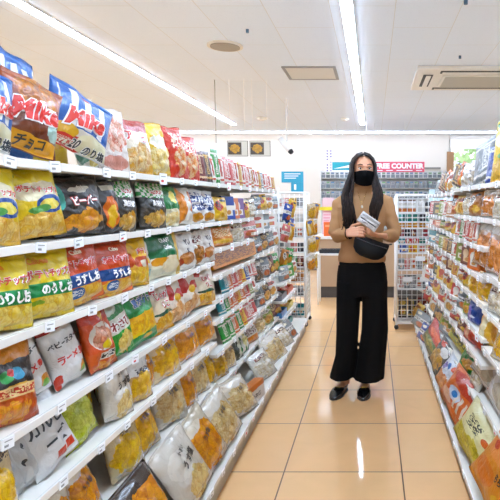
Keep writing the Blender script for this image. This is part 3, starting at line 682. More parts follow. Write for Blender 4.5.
B('white_carton', 'small white carton with orange top', [(0, '#ebe4dc'), (.7, '#dd7a35')], [('K', .5, .35, .3, .12, '#5a4a44', 8)], shape='box', t=.06, w=.13, h=.12, cat='box', nm='snack_box', crinkle=0)
B('navy_pack', 'glossy dark blue packet', '#1e3f8c', [('B', .25, .3, .2, .4, '#8a6fb0'), ('B', .5, .25, .2, .05, '#e8e8f0')], shape='pouch', t=.05)
B('noodle_yellow', 'yellow pack with black brush strokes', '#e3d71e', [('K', .5, .55, .34, .34, '#4a4a14', 5), ('B', .3, .2, .2, .1, '#a8b030')], shape='pouch', t=.06)
B('hot_orange', 'vivid orange red packet', '#de4a1e', [('B', .3, .5, .12, .4, '#e9b090'), ('B', .7, .15, .14, .1, '#c22f2a')], shape='pouch', t=.05)
B('banana_yellow', 'golden yellow bag with pale stripe', '#eab022', [('B', .25, .5, .14, .45, '#f3e4bb'), ('B', .7, .5, .1, .4, '#d58a1e'), ('B', .5, .88, .3, .08, '#4a5a8a')], w=.16, h=.2)
B('meat_orange', 'clear pack of orange brown cutlets with white header', [(0, '#d9b79a'), (.8, '#f1eee8')], [('F', .5, .38, .46, .36, '#b5632c', '#eba774', '#d98549', 4)], w=.15, h=.24, **CL)
B('dried_white', 'clear pack of white dried snacks', '#ddd6c8', [('F', .5, .45, .46, .38, '#b79a68', '#f3ecdc', '#dccba6', 6), ('K', .5, .75, .3, .08, '#7a2e26', 8)], w=.15, h=.18, **CL)
B('dark_clear', 'dark clear bag of small nuts', '#55483e', [('F', .5, .42, .42, .34, '#2e2620', '#7a6250', '#4d3f36', 7), ('B', .5, .85, .4, .1, '#d9d5cd')], w=.15, h=.17, **CL)
B('roll_white', 'long white plastic pack lying across the shelf', '#e2deda', [('B', .5, .3, .3, .2, '#c9bfae'), ('B', .6, .7, .25, .15, '#f0eeea')], w=.14, h=.22, **CL)
B('lens_red', 'red and green foil bag of snacks', [(0, '#3e4a2a'), (.3, '#5a6a34'), (.5, '#c8382a')], [('B', .5, .7, .3, .12, '#e6765a'), ('F', .5, .3, .4, .12, '#4c5a2c', '#a8a85a', '#c49a4a', 6)], w=.2, h=.2)
B('gold_black', 'black and gold bag with white round label', '#2c241c', [('F', .4, .35, .4, .3, '#6a4214', '#e0a52e', '#b87a22', 5), ('E', .6, .72, .2, .14, '#ece6e0'), ('B', .3, .85, .15, .08, '#cf4a36')], w=.2, h=.21)
B('blue_orange', 'white bag with blue marks over orange snacks', [(0, '#d98a4a'), (.45, '#dfe0e4')], [('F', .5, .25, .44, .22, '#c9683a', '#f0b88a', '#dd8e5a', 5), ('B', .4, .72, .1, .1, '#3a7ac0'), ('B', .2, .6, .12, .12, '#7a6aa8'), ('B', .75, .8, .2, .1, '#e6735a')], w=.22, h=.2)
B('orange_red', 'orange bag with red and blue flower print', '#e4702a', [('B', .5, .8, .4, .16, '#c6402a'), ('B', .42, .45, .2, .14, '#d6dce8'), ('E', .42, .45, .08, .07, '#3a7cb8'), ('B', .25, .25, .2, .12, '#eebda0'), ('S', .7, .4, .2, .2, '#f0e2d0', 8)], w=.24, h=.22)
B('kraft_yellow', 'cream paper pack with red seal and yellow snacks below', [(0, '#c9b832'), (.35, '#efe6b4')], [('F', .45, .2, .42, .2, '#9a8a2a', '#e6d270', '#cdb84a', 5), ('E', .75, .62, .08, .07, '#dc6a34'), ('K', .4, .62, .18, .12, '#3c3a2a', 11)], w=.22, h=.24)
B('paper_orange', 'orange snack pack with white corner and black brush lettering', [(0, '#e39a5c'), (.55, '#ec9f6a'), (.8, '#f0ece8')], [('B', .3, .3, .24, .16, '#e0834a'), ('B', .2, .7, .08, .06, '#cc4a2e'), ('B', .75, .2, .12, .08, '#e9b030')], [('やき', .62, .62, .14, '#3a2c26', None, 10), ('もち', .6, .45, .13, '#3a2c26', None, 10)], w=.2, h=.24)
# ---------------------------------------------------------------- rows of goods
ORD = {0: 'top', 1: 'second', 2: 'third', 3: 'fourth', 4: 'fifth', 5: 'sixth', 6: 'seventh', 7: 'eighth', 8: 'ninth'}
UN = {'LA': 'nearest left', 'LB': 'middle left', 'LC': 'far left', 'LD': 'low left', 'RA': 'nearest right', 'RB': 'middle right', 'RC': 'farthest right'}
def short(lk):
    ws = lk.replace(' with ', '|').replace(' of ', '|').replace(' printed', '|').replace(' standing', '|').replace(' under ', '|').replace(' lying', '|').replace(' seen', '|').split('|')[0].split()
    return ' '.join(ws[-3:])
ROWS = []
_used_lab = set()
def row(unit, lev, items, back=0, lean=8, yaw=10, xo=0.0, z=None, hs=1.0):
    """items: (y0, y1, design, height[, options]) along the shelf, metres"""
    side = unit[0]; L = lv[unit]; last = lev == len(L) - 1
    X = ((LBX if side == 'L' else RBX) if last else (-.80 if unit == 'LD' else (LX if side == 'L' else RX)))
    s = -1 if side == 'L' else 1
    zz = L[lev] if z is None else z
    items = sorted(items, key=lambda q: q[0])
    rnd = random.Random(unit + str(lev) + str(len(items)))
    names = [short(DES[q[2]]['look']) for q in items]
    for i, q in enumerate(items):
        y0, y1, dn, h = q[:4]; op = q[4] if len(q) > 4 else {}
        d = DES[dn]; ln = op.get('lean', lean); yw = op.get('yaw', yaw + rnd.uniform(-3, 3)); ro = op.get('roll', rnd.uniform(-2.5, 2.5) if d['shape'] in ('bag', 'pouch') else 0)
        ww = (y1 - y0) * op.get('wf', .99)
        th = (90 - yw) if side == 'L' else (-90 + yw)
        xx = X + s * ((.006 + d['t'] * (.5 if d['shape'] == 'box' else .22)) + op.get('dx', 0) + xo + math.sin(R(abs(yw))) * ww / 2 * .55)
        if 'label' in op: lab = op['label']
        else:
            where = 'on the %s shelf of the %s unit' % (ORD[lev], UN[unit])
            if last: where = 'on the bottom shelf of the %s unit' % UN[unit]
            nb = [names[j] for j in (i - 1, i + 1) if 0 <= j < len(items)]
            opts = []
            if len(nb) == 2 and i > 0: opts = ['between %s and %s' % tuple(nb), 'after %s' % nb[0], 'before %s' % nb[1]]
            elif i == 0: opts = ['at its near end', 'before %s' % (nb[0] if nb else 'the rail')]
            else: opts = ['at its far end', 'after %s' % nb[0]]
            base = names[i]; where2 = '%s shelf, %s unit' % ('bottom' if last else ORD[lev], UN[unit])
            cands = []
            for lk in (d['look'], base):
                for pos in opts:
                    cands.append('%s %s, %s' % (lk, where, pos)); cands.append('%s on %s, %s' % (lk, where2, pos))
            tot = names.count(names[i]); kth = names[:i].count(names[i])
            ordw = ['nearest', 'second', 'third', 'fourth', 'fifth', 'sixth', 'seventh', 'eighth', 'ninth', 'tenth', 'eleventh', 'twelfth']
            cands.append('%s on %s, %s of its kind from the camera' % (base, where2, ordw[min(kth, 11)]))
            lab = next((c for c in cands if c not in _used_lab and len(c.split()) <= 16), cands[-1])
        _used_lab.add(lab)
        grp = '%s on the %s shelf of the %s unit' % ({'snack bag': 'snack bags', 'packet': 'packets', 'box': 'boxes'}.get(d['cat'], 'goods'), 'bottom' if last else ORD[lev], UN[unit]) if sum(DES[t_[2]]['cat'] == d['cat'] for t_ in items) > 1 else None
        o = place(dn, (xx, (y0 + y1) / 2, zz), ww, h * hs, th, ln, ro, lab, grp, seed=rnd.randint(0, 1) if 'seed' not in op else op['seed'])
        if 'behind' in op:
            dx = s * (d['t'] * .95 + .012)
            place(dn, (xx + dx, (y0 + y1) / 2 + .006, zz), ww, h * hs, th, ln, ro + rnd.uniform(-1, 1), op['behind'], grp, seed=1)
# ---- left, nearest unit
row('LA', 0, [
 (1.155, 1.290,'popcorn_blue', .20, {'roll': 14, 'yaw': 14, 'label': 'blue and white popcorn bag cut by the left photo edge, top left shelf'}),
 (1.290, 1.462,'popcorn_brown', .20, {'roll': 17, 'yaw': 20, 'wf': 1.0, 'label': 'brown chocolate popcorn bag with red script and yellow tag, top left shelf'}),
 (1.470, 1.694,'popcorn_blue', .195, {'roll': 22, 'yaw': 20, 'dx': -.015, 'wf': 1.0, 'label': 'blue and white striped popcorn bag with red script, beside the brown one'}),
 (1.406, 1.548,'popcorn_blue_back', .315, {'roll': 14, 'dx': .12, 'wf': 1.25, 'label': 'plain blue striped bag standing behind the brown popcorn bag'}),
 (1.586, 1.772,'yellow_plain', .245, {'roll': 10, 'dx': .15, 'wf': 1.2, 'label': 'yellow bag peeking out behind the blue popcorn bag'}),
 (1.660, 1.783,'nori_white', .235, {'roll': 3, 'dx': .03, 'yaw': 8, 'label': 'white bag with one big dark character, right of the blue popcorn bag'}),
 (1.753, 1.914,'shrimp_white', .215, {'roll': 2, 'label': 'white bag with pale red shrimp picture on the top left shelf'}),
 (1.897, 2.124,'arare_red', .205, {'label': 'cream bag with red top and two red katakana on the top left shelf'}),
 (2.117, 2.312,'pale_yellow', .215, {'roll': -4, 'label': 'bright yellow bag left of the bright red one, top left shelf'}),
 (2.201, 2.401,'pale_yellow', .20, {'roll': 6, 'dx': .10, 'label': 'yellow bag tucked behind its twin beside the bright red bag'}),
 (2.374, 2.538,'spicy_red', .235, {'roll': -3, 'label': 'bright red bag with cream lettering, nearer of two on the top shelf'}),
 (2.506, 2.689,'spicy_red', .215, {'label': 'bright red bag next to the slim packets, farther of two'}),
 (2.688, 2.782,'slim_maroon', .155), (2.785, 2.887,'slim_brown', .165), (2.883, 2.946,'slim_white', .15)], lean=9)
row('LA', 1, [
 (1.131, 1.312,'pizza_yellow', .195, {'roll': 3, 'label': 'yellow chip bag cut by the left photo edge, second shelf'}),
 (1.327, 1.512,'pizza_yellow', .195, {'roll': -7, 'yaw': 16, 'label': 'yellow chip bag tilted left beside the black bags, second shelf', 'behind': 'yellow chip bag behind the tilted one on the second shelf'}),
 (1.475, 1.548,'dark_clear', .17, {'dx': .09, 'label': 'dark pouch half hidden between yellow chip bag and black bag'}),
 (1.530, 1.710,'spicy_black', .185, {'roll': -4, 'yaw': 14, 'wf': 1.15, 'label': 'black bag with teal corner and orange snack pictures, second left shelf', 'behind': 'black bag behind the one with the teal corner'}),
 (1.710, 1.823,'fire_black', .185, {'label': 'black bag with orange flame picture, second left shelf'}),
 (1.817, 1.954,'check_green', .19, {'label': 'black bag with green checked top, nearer of two'}),
 (1.921, 2.075,'check_green', .185, {'dx': .06, 'label': 'green checked bag tucked between the other two'}),
 (2.057, 2.235,'check_green', .19, {'label': 'black bag with green checked top, beside the deep green bag'}),
 (2.223, 2.394,'green_yellow', .185, {}), (2.382, 2.565,'orange_fold', .185, {}), (2.550, 2.745,'blue_white', .18, {'label': 'white bag with dark blue figures next to the orange flash bag'}),
 (2.728, 2.916,'blue_white', .175, {'label': 'white bag with dark blue figures at the shelf joint'})], lean=7, hs=.95)
row('LA', 2, [
 (1.156, 1.336,'chips_norishio', .20, {'roll': 3, 'seed': 0, 'yaw': 12, 'wf': 1.05, 'label': 'yellow potato chip bag with green band at the left photo edge'}),
 (1.340, 1.519,'chips_norishio', .20, {'roll': 1, 'seed': 1, 'yaw': 12, 'wf': 1.1, 'label': 'yellow potato chip bag with green band beside an orange bag', 'behind': 'yellow potato chip bag behind the green banded one beside the orange bag'}),
 (1.494, 1.688,'chips_usushio', .20, {'roll': -5, 'seed': 0, 'yaw': 14, 'wf': 1.1, 'label': 'orange potato chip bag with blue band, leaning left against the yellow bag', 'behind': 'orange potato chip bag behind the one leaning left'}),
 (1.688, 1.897,'chips_usushio', .20, {'roll': 0, 'seed': 1, 'wf': 1.05, 'label': 'orange potato chip bag with blue band, farther of the two'}),
 (1.874, 2.050,'chips_consomme', .20, {'roll': 1}), (2.012, 2.134,'egg_pack', .19, {'dx': .03}),
 (2.107, 2.380,'craft_green', .205, {'roll': 0}), (2.377, 2.576,'yu_white', .19), (2.560, 2.727,'brown_white', .18), (2.713, 2.901,'yu_white', .19)], lean=7, hs=.92)
row('LA', 3, [
 (1.308, 1.390,'pouch_red', .215, {'dx': .17, 'label': 'red packet behind the first white katakana snack bag, fourth shelf'}), (1.417, 1.503,'pouch_maroon', .215, {'dx': .17, 'label': 'maroon packet behind the second white katakana snack bag, fourth shelf'}), (1.533, 1.622,'pouch_red', .21, {'dx': .16, 'label': 'red packet behind the noodle bowl bag, fourth shelf'}),
 (1.124, 1.289,'orange_chips', .19, {'dx': .14, 'lean': 10, 'label': 'orange bag of chips behind the black multicoloured bag at left edge'}),
 (1.179, 1.341,'noodle_multi', .195, {'yaw': 16, 'label': 'black noodle snack bag with coloured squares at the left photo edge'}),
 (1.329, 1.461,'teriyaki_white', .20, {'dx': .035, 'roll': -14, 'yaw': 16, 'wf': 1.1, 'label': 'white snack bag with red and black lettering, nearer of the two'}),
 (1.480, 1.625,'teriyaki_white', .20, {'dx': .02, 'roll': -12, 'yaw': 10, 'wf': .95, 'label': 'white snack bag with red and black lettering, beside the noodle bowl bag', 'behind': 'red topped white snack bag behind the one beside the noodle bowl bag'}),
 (1.622, 1.782,'noodle_red', .21, {'roll': -5, 'wf': .85}), (1.747, 1.910,'wasabi_green', .205, {'roll': -10}),
 (1.903, 2.117,'chips_green', .21, {'roll': -6, 'seed': 0}), (2.105, 2.286,'red_white', .205, {'roll': -3}), (2.274, 2.446,'red_diagonal', .205, {'roll': -7, 'label': 'white bag with red diagonal print beside the fries bag'}),
 (2.446, 2.660,'red_diagonal', .205, {'roll': -10, 'label': 'white bag with red diagonal print, farther of two'}), (2.640, 2.892,'red_white', .19, {'roll': 3, 'label': 'cream bag with red lettering at the shelf joint'})], lean=9, hs=1.0)
row('LA', 4, [
 (1.531, 1.609,'clear_golden', .18, {'dx': .15, 'label': 'golden bag far behind the green bean bag, fifth shelf'}), (1.918, 2.022,'clear_orange', .185, {'dx': .13, 'label': 'orange bag behind the white header bag, fifth shelf'}), (1.753, 1.855,'clear_golden', .19, {'dx': .13, 'label': 'golden bag behind the beige bag, fifth shelf'}),
 (1.117, 1.253,'salt_yellow', .2, {'yaw': 18, 'label': 'yellow orange bag at the left photo edge, fifth shelf'}),
 (1.254, 1.332,'back_white', .17, {'roll': -16, 'dx': .03, 'label': 'silver white bag seen edge on, left of the white katakana bag'}),
 (1.307, 1.391,'back_white', .185, {'roll': -16, 'dx': .03, 'label': 'silver white bag leaning on the white katakana bag'}),
 (1.365, 1.516,'calbee_white', .205, {'roll': -16, 'yaw': 16, 'wf': 1.05, 'label': 'white bag with bold black katakana and two red stamps'}),
 (1.512, 1.679,'edamame', .19, {'roll': -10, 'dx': .02, 'label': 'yellow green bean snack bag right of the white katakana bag'}),
 (1.621, 1.723,'grey_pouch', .18, {'dx': .09, 'roll': 14, 'label': 'dark grey foil pouch behind the green bean bag'}),
 (1.715, 1.874,'salt_white', .2, {'roll': 6, 'label': 'beige clear snack bag right of the dark grey pouch'}),
 (1.874, 2.045,'label_white', .2, {'roll': 3}), (2.039, 2.137,'clear_orange', .18, {'dx': .03}), (2.133, 2.356,'clear_golden', .2), (2.355, 2.629,'clear_orange', .195), (2.627, 2.895,'clear_orange', .19)], lean=13, hs=1.0)
row('LA', 5, [
 (1.659, 1.767,'clear_orange', .18, {'dx': .12, 'label': 'orange bag behind the yellow corn puffs, sixth shelf'}), (1.563, 1.659,'clear_golden', .18, {'dx': .13, 'label': 'golden bag behind the orange crackers, sixth shelf'}), (2.049, 2.170,'clear_orange', .18, {'dx': .12, 'label': 'orange bag behind the gap beside the golden bag, sixth shelf'}),
 (1.343, 1.484,'clear_orange', .17, {'roll': 6, 'label': 'orange cracker bag low at left, below the silver bags'}),
 (1.499, 1.648,'clear_orange', .185, {'roll': -8, 'label': 'orange cracker bag below the white katakana bag'}),
 (1.637, 1.702,'clear_golden', .17, {'dx': .08, 'label': 'golden snack bag half behind the orange crackers, sixth shelf'}),
 (1.750, 1.953,'salt_yellow', .215, {'roll': 3, 'label': 'clear bag of yellow corn puffs with black lettering, sixth shelf'}),
 (1.939, 2.115,'clear_golden', .20, {'roll': -6}), (2.171, 2.418,'clear_beige', .21, {'roll': 3}), (2.403, 2.583,'clear_orange', .205), (2.581, 2.772,'clear_beige', .20), (2.767, 2.891,'clear_golden', .19)], lean=16, hs=1.05)
row('LA', 6, [
 (1.182, 1.359,'tray_orange', .24, {'label': 'clear bag of crackers at the bottom left corner of the photo'}),
 (1.514, 1.875,'tray_orange', .27, {'roll': -8, 'yaw': 10, 'label': 'large clear bag of glazed orange crackers with black ends, bottom shelf'}),
 (1.782, 1.977,'grey_pouch', .24, {'dx': .13, 'label': 'grey pouch behind the glazed cracker bag, bottom shelf'}),
 (1.915, 2.240,'salt_white', .27, {'roll': -8, 'wf': .9, 'label': 'pale clear bag of chips with black lettering, bottom left shelf'}),
 (2.180, 2.469,'clear_orange', .26, {'roll': -12}), (2.413, 2.751,'clear_beige', .25, {'roll': -8})], lean=28, hs=1.03, xo=-.015)
# ---- left, middle unit
row('LB', 0, [(2.941, 3.026,'slim_green', .19), (3.019, 3.109,'slim_white', .16), (3.110, 3.195,'slim_pink', .165), (3.194, 3.283,'slim_red', .16), (3.283, 3.365,'slim_pink', .16), (3.366, 3.453,'slim_white', .165), (3.452, 3.543,'slim_cream', .16), (3.544, 3.626,'slim_white', .165), (3.623, 3.709,'slim_pink', .155), (3.711, 3.801,'slim_white', .16), (3.798, 3.877,'slim_tan', .15), (3.877, 3.958,'slim_white', .15)], lean=6)
row('LB', 1, [(2.939, 3.159,'pouch_yellow', .135), (3.160, 3.318,'box_blue', .14), (3.316, 3.438,'box_orange', .13), (3.438, 3.571,'box_purple', .13), (3.568, 3.726,'pouch_yellow', .12), (3.747, 3.937,'dried_white', .14)], lean=6)
row('LB', 2, [(2.927, 3.279,'orange_square', .125), (3.305, 3.586,'dried_white', .13), (3.586, 3.952,'pouch_pink', .13)], lean=12)
row('LB', 3, [(2.940, 3.889,'orange_case', .115, {'yaw': 2, 'label': 'long orange display carton printed with tiny snacks, middle left unit'})], lean=10)
row('LB', 4, [(3.059, 3.165,'slim_teal', .11), (3.165, 3.267,'slim_orange', .11), (3.267, 3.376,'slim_red', .11), (3.376, 3.478,'slim_orange', .11), (3.478, 3.588,'slim_yellow', .11), (3.588, 3.689,'slim_blue', .11), (3.689, 3.796,'slim_white', .11), (3.796, 3.926,'slim_pink', .11)], lean=14)
row('LB', 5, [(2.989, 3.091,'slim_teal', .10), (3.091, 3.178,'slim_green', .10), (3.178, 3.270,'slim_orange', .10), (3.270, 3.367,'slim_orange', .10), (3.367, 3.470,'slim_yellow', .10), (3.470, 3.579,'slim_orange', .10), (3.579, 3.695,'slim_red', .10), (3.695, 3.803,'slim_olive', .10), (3.803, 3.917,'slim_white', .10)], lean=16)
row('LB', 6, [(3.052, 3.181,'slim_green', .12), (3.181, 3.285,'slim_green', .12), (3.285, 3.396,'slim_orange', .12), (3.396, 3.501,'slim_green', .12), (3.501, 3.612,'slim_yellow', .12), (3.612, 3.762,'slim_pink', .12), (3.762, 3.924,'slim_red', .12)], lean=18)
row('LB', 7, [(2.955, 3.140,'clear_golden', .19), (3.134, 3.318,'clear_beige', .18), (3.311, 3.490,'dark_green', .17), (3.490, 3.659,'white_green', .17), (3.659, 3.944,'tube_orange', .17)], lean=18)
row('LB', 8, [(2.781, 3.126,'clear_beige', .22, {'roll': 6}), (2.989, 3.288,'white_carton', .11, {'lean': 6}), (2.909, 3.379,'pouch_tan', .2, {'dx': .13, 'roll': 6}), (3.441, 3.784,'dried_white', .2)], lean=34)
# ---- left, far unit
row('LC', 0, [(3.956, 4.041,'slim_white', .14), (4.041, 4.130,'slim_cream', .14), (4.127, 4.220,'slim_grey', .13), (4.223, 4.320,'slim_white', .14), (4.317, 4.419,'slim_pink', .13), (4.419, 4.548,'slim_white', .13), (4.545, 4.705,'slim_cream', .12)], lean=6)
row('LC', 1, [(3.935, 4.110,'pouch_grey', .12), (4.111, 4.342,'pouch_yellow', .125), (4.340, 4.598,'pouch_white', .12), (4.595, 4.834,'pouch_grey', .11)], lean=6)
row('LC', 2, [(3.913, 4.160,'box_white', .12), (4.160, 4.399,'box_grey', .12), (4.397, 4.712,'box_white', .11)], lean=4)
row('LC', 3, [(3.924, 4.136,'pouch_grey', .14), (4.136, 4.371,'pouch_brown', .14), (4.371, 4.635,'pouch_grey', .14), (4.635, 4.880,'pouch_white', .14)], lean=8)
row('LC', 4, [(3.962, 4.178,'dark_clear', .17), (4.178, 4.420,'pouch_grey', .17), (4.415, 4.638,'pouch_maroon', .16), (4.638, 4.885,'pouch_green', .16)], lean=10)
row('LC', 5, [(3.999, 4.221,'pouch_grey', .16), (4.221, 4.468,'pouch_brown', .16), (4.462, 4.739,'pouch_white', .15)], lean=14)
row('LC', 6, [(4.006, 4.268,'clear_beige', .16), (4.260, 4.558,'pouch_olive', .15), (4.558, 4.953,'pouch_maroon', .15)], lean=18)
row('LC', 7, [(3.853, 4.282,'clear_beige', .22), (4.249, 4.607,'dried_white', .2), (4.570, 4.862,'pouch_grey', .18)], lean=34)
# ---- right, nearest unit
row('RA', 0, [(2.530, 2.793,'slim_grey', .20, {'roll': -10}), (2.302, 2.519,'slim_blue', .17), (2.077, 2.392,'pizza_yellow', .27, {'yaw': 20, 'label': 'tall white and yellow pack at the right photo edge, top shelf'}), (1.576, 2.055,'dried_white', .2)], lean=8)
row('RA', 1, [(2.389, 2.652,'meat_orange', .135), (2.174, 2.389,'dried_white', .135), (1.731, 2.174,'dark_clear', .135), (1.272, 1.730,'dried_white', .13)], lean=8)
row('RA', 2, [(2.538, 2.835,'meat_orange', .235), (2.258, 2.535,'meat_orange', .23), (1.849, 2.237,'clear_golden', .22), (1.332, 1.849,'meat_orange', .22)], lean=9)
row('RA', 3, [(2.451, 2.735,'clear_golden', .15), (2.202, 2.451,'dried_white', .15), (1.817, 2.202,'clear_golden', .15), (1.245, 1.817,'dried_white', .15)], lean=10)
row('RA', 4, [(2.334, 2.662,'banana_yellow', .16, {'label': 'golden yellow bag with pale stripe, nearest right unit'}), (1.960, 2.334,'clear_golden', .16), (1.311, 1.960,'salt_yellow', .16)], lean=16)
row('RA', 5, [(2.488, 2.878,'roll_white', .22, {'roll': 8}), (2.111, 2.508,'roll_white', .24, {'roll': 6}), (1.584, 2.094,'roll_white', .22)], lean=26)
row('RA', 6, [(2.660, 3.108,'orange_red', .22, {'roll': 8, 'wf': 1.25}), (2.200, 2.587,'kraft_yellow', .21, {'roll': 10, 'wf': 1.2}), (1.801, 2.197,'paper_orange', .27, {'roll': 14, 'yaw': 14, 'label': 'orange snack pack with brush lettering, lower right corner, farther one'}), (1.394, 1.761,'paper_orange', .27, {'roll': 14, 'yaw': 14, 'label': 'orange snack pack with brush lettering, nearest the camera at right'})], lean=32, xo=-.03)
# ---- right, middle unit
row('RB', 0, [(3.399, 3.608,'slim_brown', .15, {'roll': 12}), (3.249, 3.399,'pouch_orange', .15, {'roll': 12}), (3.015, 3.249,'roll_white', .15), (2.787, 3.015,'roll_white', .15)], lean=10)
row('RB', 1, [(3.394, 3.606,'pouch_orange', .12), (3.170, 3.394,'pouch_cream', .12), (2.948, 3.175,'dried_white', .13), (2.778, 2.948,'pouch_tan', .13)], lean=8)
row('RB', 2, [(3.401, 3.617,'pouch_yellow', .10), (3.253, 3.409,'slim_white', .12), (3.146, 3.253,'slim_green', .12), (3.045, 3.146,'slim_white', .12), (2.935, 3.045,'slim_red', .12), (2.833, 2.935,'slim_orange', .12), (2.751, 2.833,'slim_white', .12)], lean=6)
row('RB', 3, [(3.352, 3.563,'slim_white', .11), (3.164, 3.352,'box_olive', .11), (2.934, 3.164,'box_maroon', .11), (2.761, 2.934,'box_orange', .11)], lean=6)
row('RB', 4, [(3.309, 3.560,'slim_yellow', .1), (3.125, 3.309,'pouch_white', .1), (2.929, 3.125,'pouch_yellow', .1), (2.760, 2.933,'banana_yellow', .11)], lean=8)
row('RB', 5, [(3.323, 3.576,'box_red', .11), (3.109, 3.329,'pouch_grey', .12), (2.946, 3.109,'pouch_olive', .12), (2.723, 2.952,'navy_pack', .13, {'label': 'glossy dark blue packet, middle right unit'})], lean=12)
row('RB', 6, [(3.307, 3.606,'pouch_red', .09), (3.053, 3.307,'pouch_maroon', .09), (2.764, 3.068,'hot_orange', .11)], lean=14)
row('RB', 7, [(3.692, 4.117,'box_grey', .12), (3.248, 3.753,'noodle_yellow', .16, {'roll': 8}), (2.906, 3.234,'pouch_green', .15), (2.739, 2.906,'dried_white', .15)], lean=26)
row('RB', 8, [(3.833, 4.430,'lens_red', .2, {'roll': 10}), (3.464, 3.878,'gold_black', .22, {'roll': 10}), (3.108, 3.464,'blue_orange', .22, {'roll': 10})], lean=32, xo=-.03)
# ---- right, farthest unit
row('RC', 0, [(4.335, 4.538,'slim_grey', .12), (4.157, 4.343,'slim_maroon', .13, {'roll': 14}), (3.994, 4.164,'slim_brown', .14, {'roll': 14}), (3.843, 4.000,'pouch_orange', .15, {'roll': 14}), (3.651, 3.843,'pouch_white', .15)], lean=10)
row('RC', 1, [(4.633, 4.953,'slim_red', .12), (4.278, 4.623,'box_black', .10), (4.045, 4.287,'slim_olive', .12), (3.829, 4.045,'slim_white', .12), (3.590, 3.829,'slim_tan', .12)], lean=6)
row('RC', 2, [(4.512, 4.903,'slim_white', .06), (4.179, 4.512,'slim_orange', .06), (3.892, 4.179,'pouch_olive', .06), (3.598, 3.895,'pouch_yellow', .07)], lean=4)
row('RC', 3, [(4.527, 4.920,'box_teal', .1), (4.256, 4.527,'pouch_grey', .1), (4.014, 4.256,'slim_olive', .1), (3.799, 4.014,'slim_cream', .1), (3.605, 3.799,'slim_brown', .1)], lean=6)
row('RC', 4, [(4.662, 4.991,'pouch_brown', .09), (4.372, 4.662,'pouch_grey', .09), (4.057, 4.372,'pouch_red', .09), (3.784, 4.057,'pouch_white', .09), (3.591, 3.784,'box_maroon', .09)], lean=6)
row('RC', 5, [(4.600, 5.008,'pouch_orange', .11), (4.312, 4.593,'box_black', .10), (4.005, 4.312,'box_yellow', .10), (3.794, 4.011,'pouch_white', .11), (3.599, 3.794,'pouch_yellow', .11)], lean=8)
row('RC', 6, [(5.028, 5.517,'box_white', .13), (4.686, 5.019,'pouch_blue', .12), (4.268, 4.694,'pouch_yellow', .13), (3.912, 4.268,'pouch_red', .13), (3.610, 3.912,'pouch_white', .13)], lean=10)
row('RC', 7, [(5.503, 6.084,'box_white', .16), (5.021, 5.503,'pouch_red', .16), (4.616, 5.021,'pouch_white', .16), (4.208, 4.616,'pouch_black', .16), (3.865, 4.208,'pouch_olive', .16)], lean=16)
row('RC', 8, [(5.351, 5.883,'pouch_cream', .16), (4.806, 5.351,'pouch_grey', .16), (4.378, 4.781,'pouch_blue', .15)], lean=28, xo=-.02)
# low unit with coloured trays before the left wire rack
for y0, y1, z, c_, lk in ((4.78, 5.10, .30, '#3a86c4', 'blue'), (5.12, 5.5, .46, '#d9562a', 'orange red'), (5.12, 5.5, .30, '#c9b23c', 'yellow'), (4.78, 5.10, .46, '#7d7c86', 'grey'), (4.8, 5.45, .14, '#2e9a98', 'teal')):
    m_ = mat('tray_' + lk.split()[0], c_, .35, coat=.3); e = empty('goods_tray', (-.97, (y0 + y1) / 2, z + .001), 'flat ' + lk + ' tray of small packets on the low left shelving', 'tray')
    h = (y1 - y0) / 2 - .01; mb = MB()
    mb.box(-.15, .14, -h, h, 0, .006, m_); mb.box(.13, .14, -h, h, .0065, .05, m_); mb.box(-.15, -.14, -h, h, .0065, .07, m_); mb.box(-.139, .129, -h, -h + .006, .0065, .05, m_); mb.box(-.139, .129, h - .006, h, .0065, .05, m_)
    link('tray_body', mb.mesh('tray_body'), e)
    for k in range(4):
        dn = 'slim_' + {'blue': 'blue', 'orange': 'red', 'yellow': 'yellow', 'grey': 'grey', 'teal': 'teal'}[lk.split()[0]]
        x = -1.08 + k * .068
        place(dn, (x + .03, (y0 + y1) / 2, z + .009), h * 1.6, .10, 90, 60, 0, ('slim %s packet lying in the flat %s tray, %s' % (dn[5:], lk, ['at the back', 'second from the back', 'second from the front', 'at the front'][k])))
row('LD', 0, [(4.825, 5.112,'pouch_grey', .14), (5.107, 5.362,'box_green', .13), (5.362, 5.644,'pouch_white', .13)], lean=8)
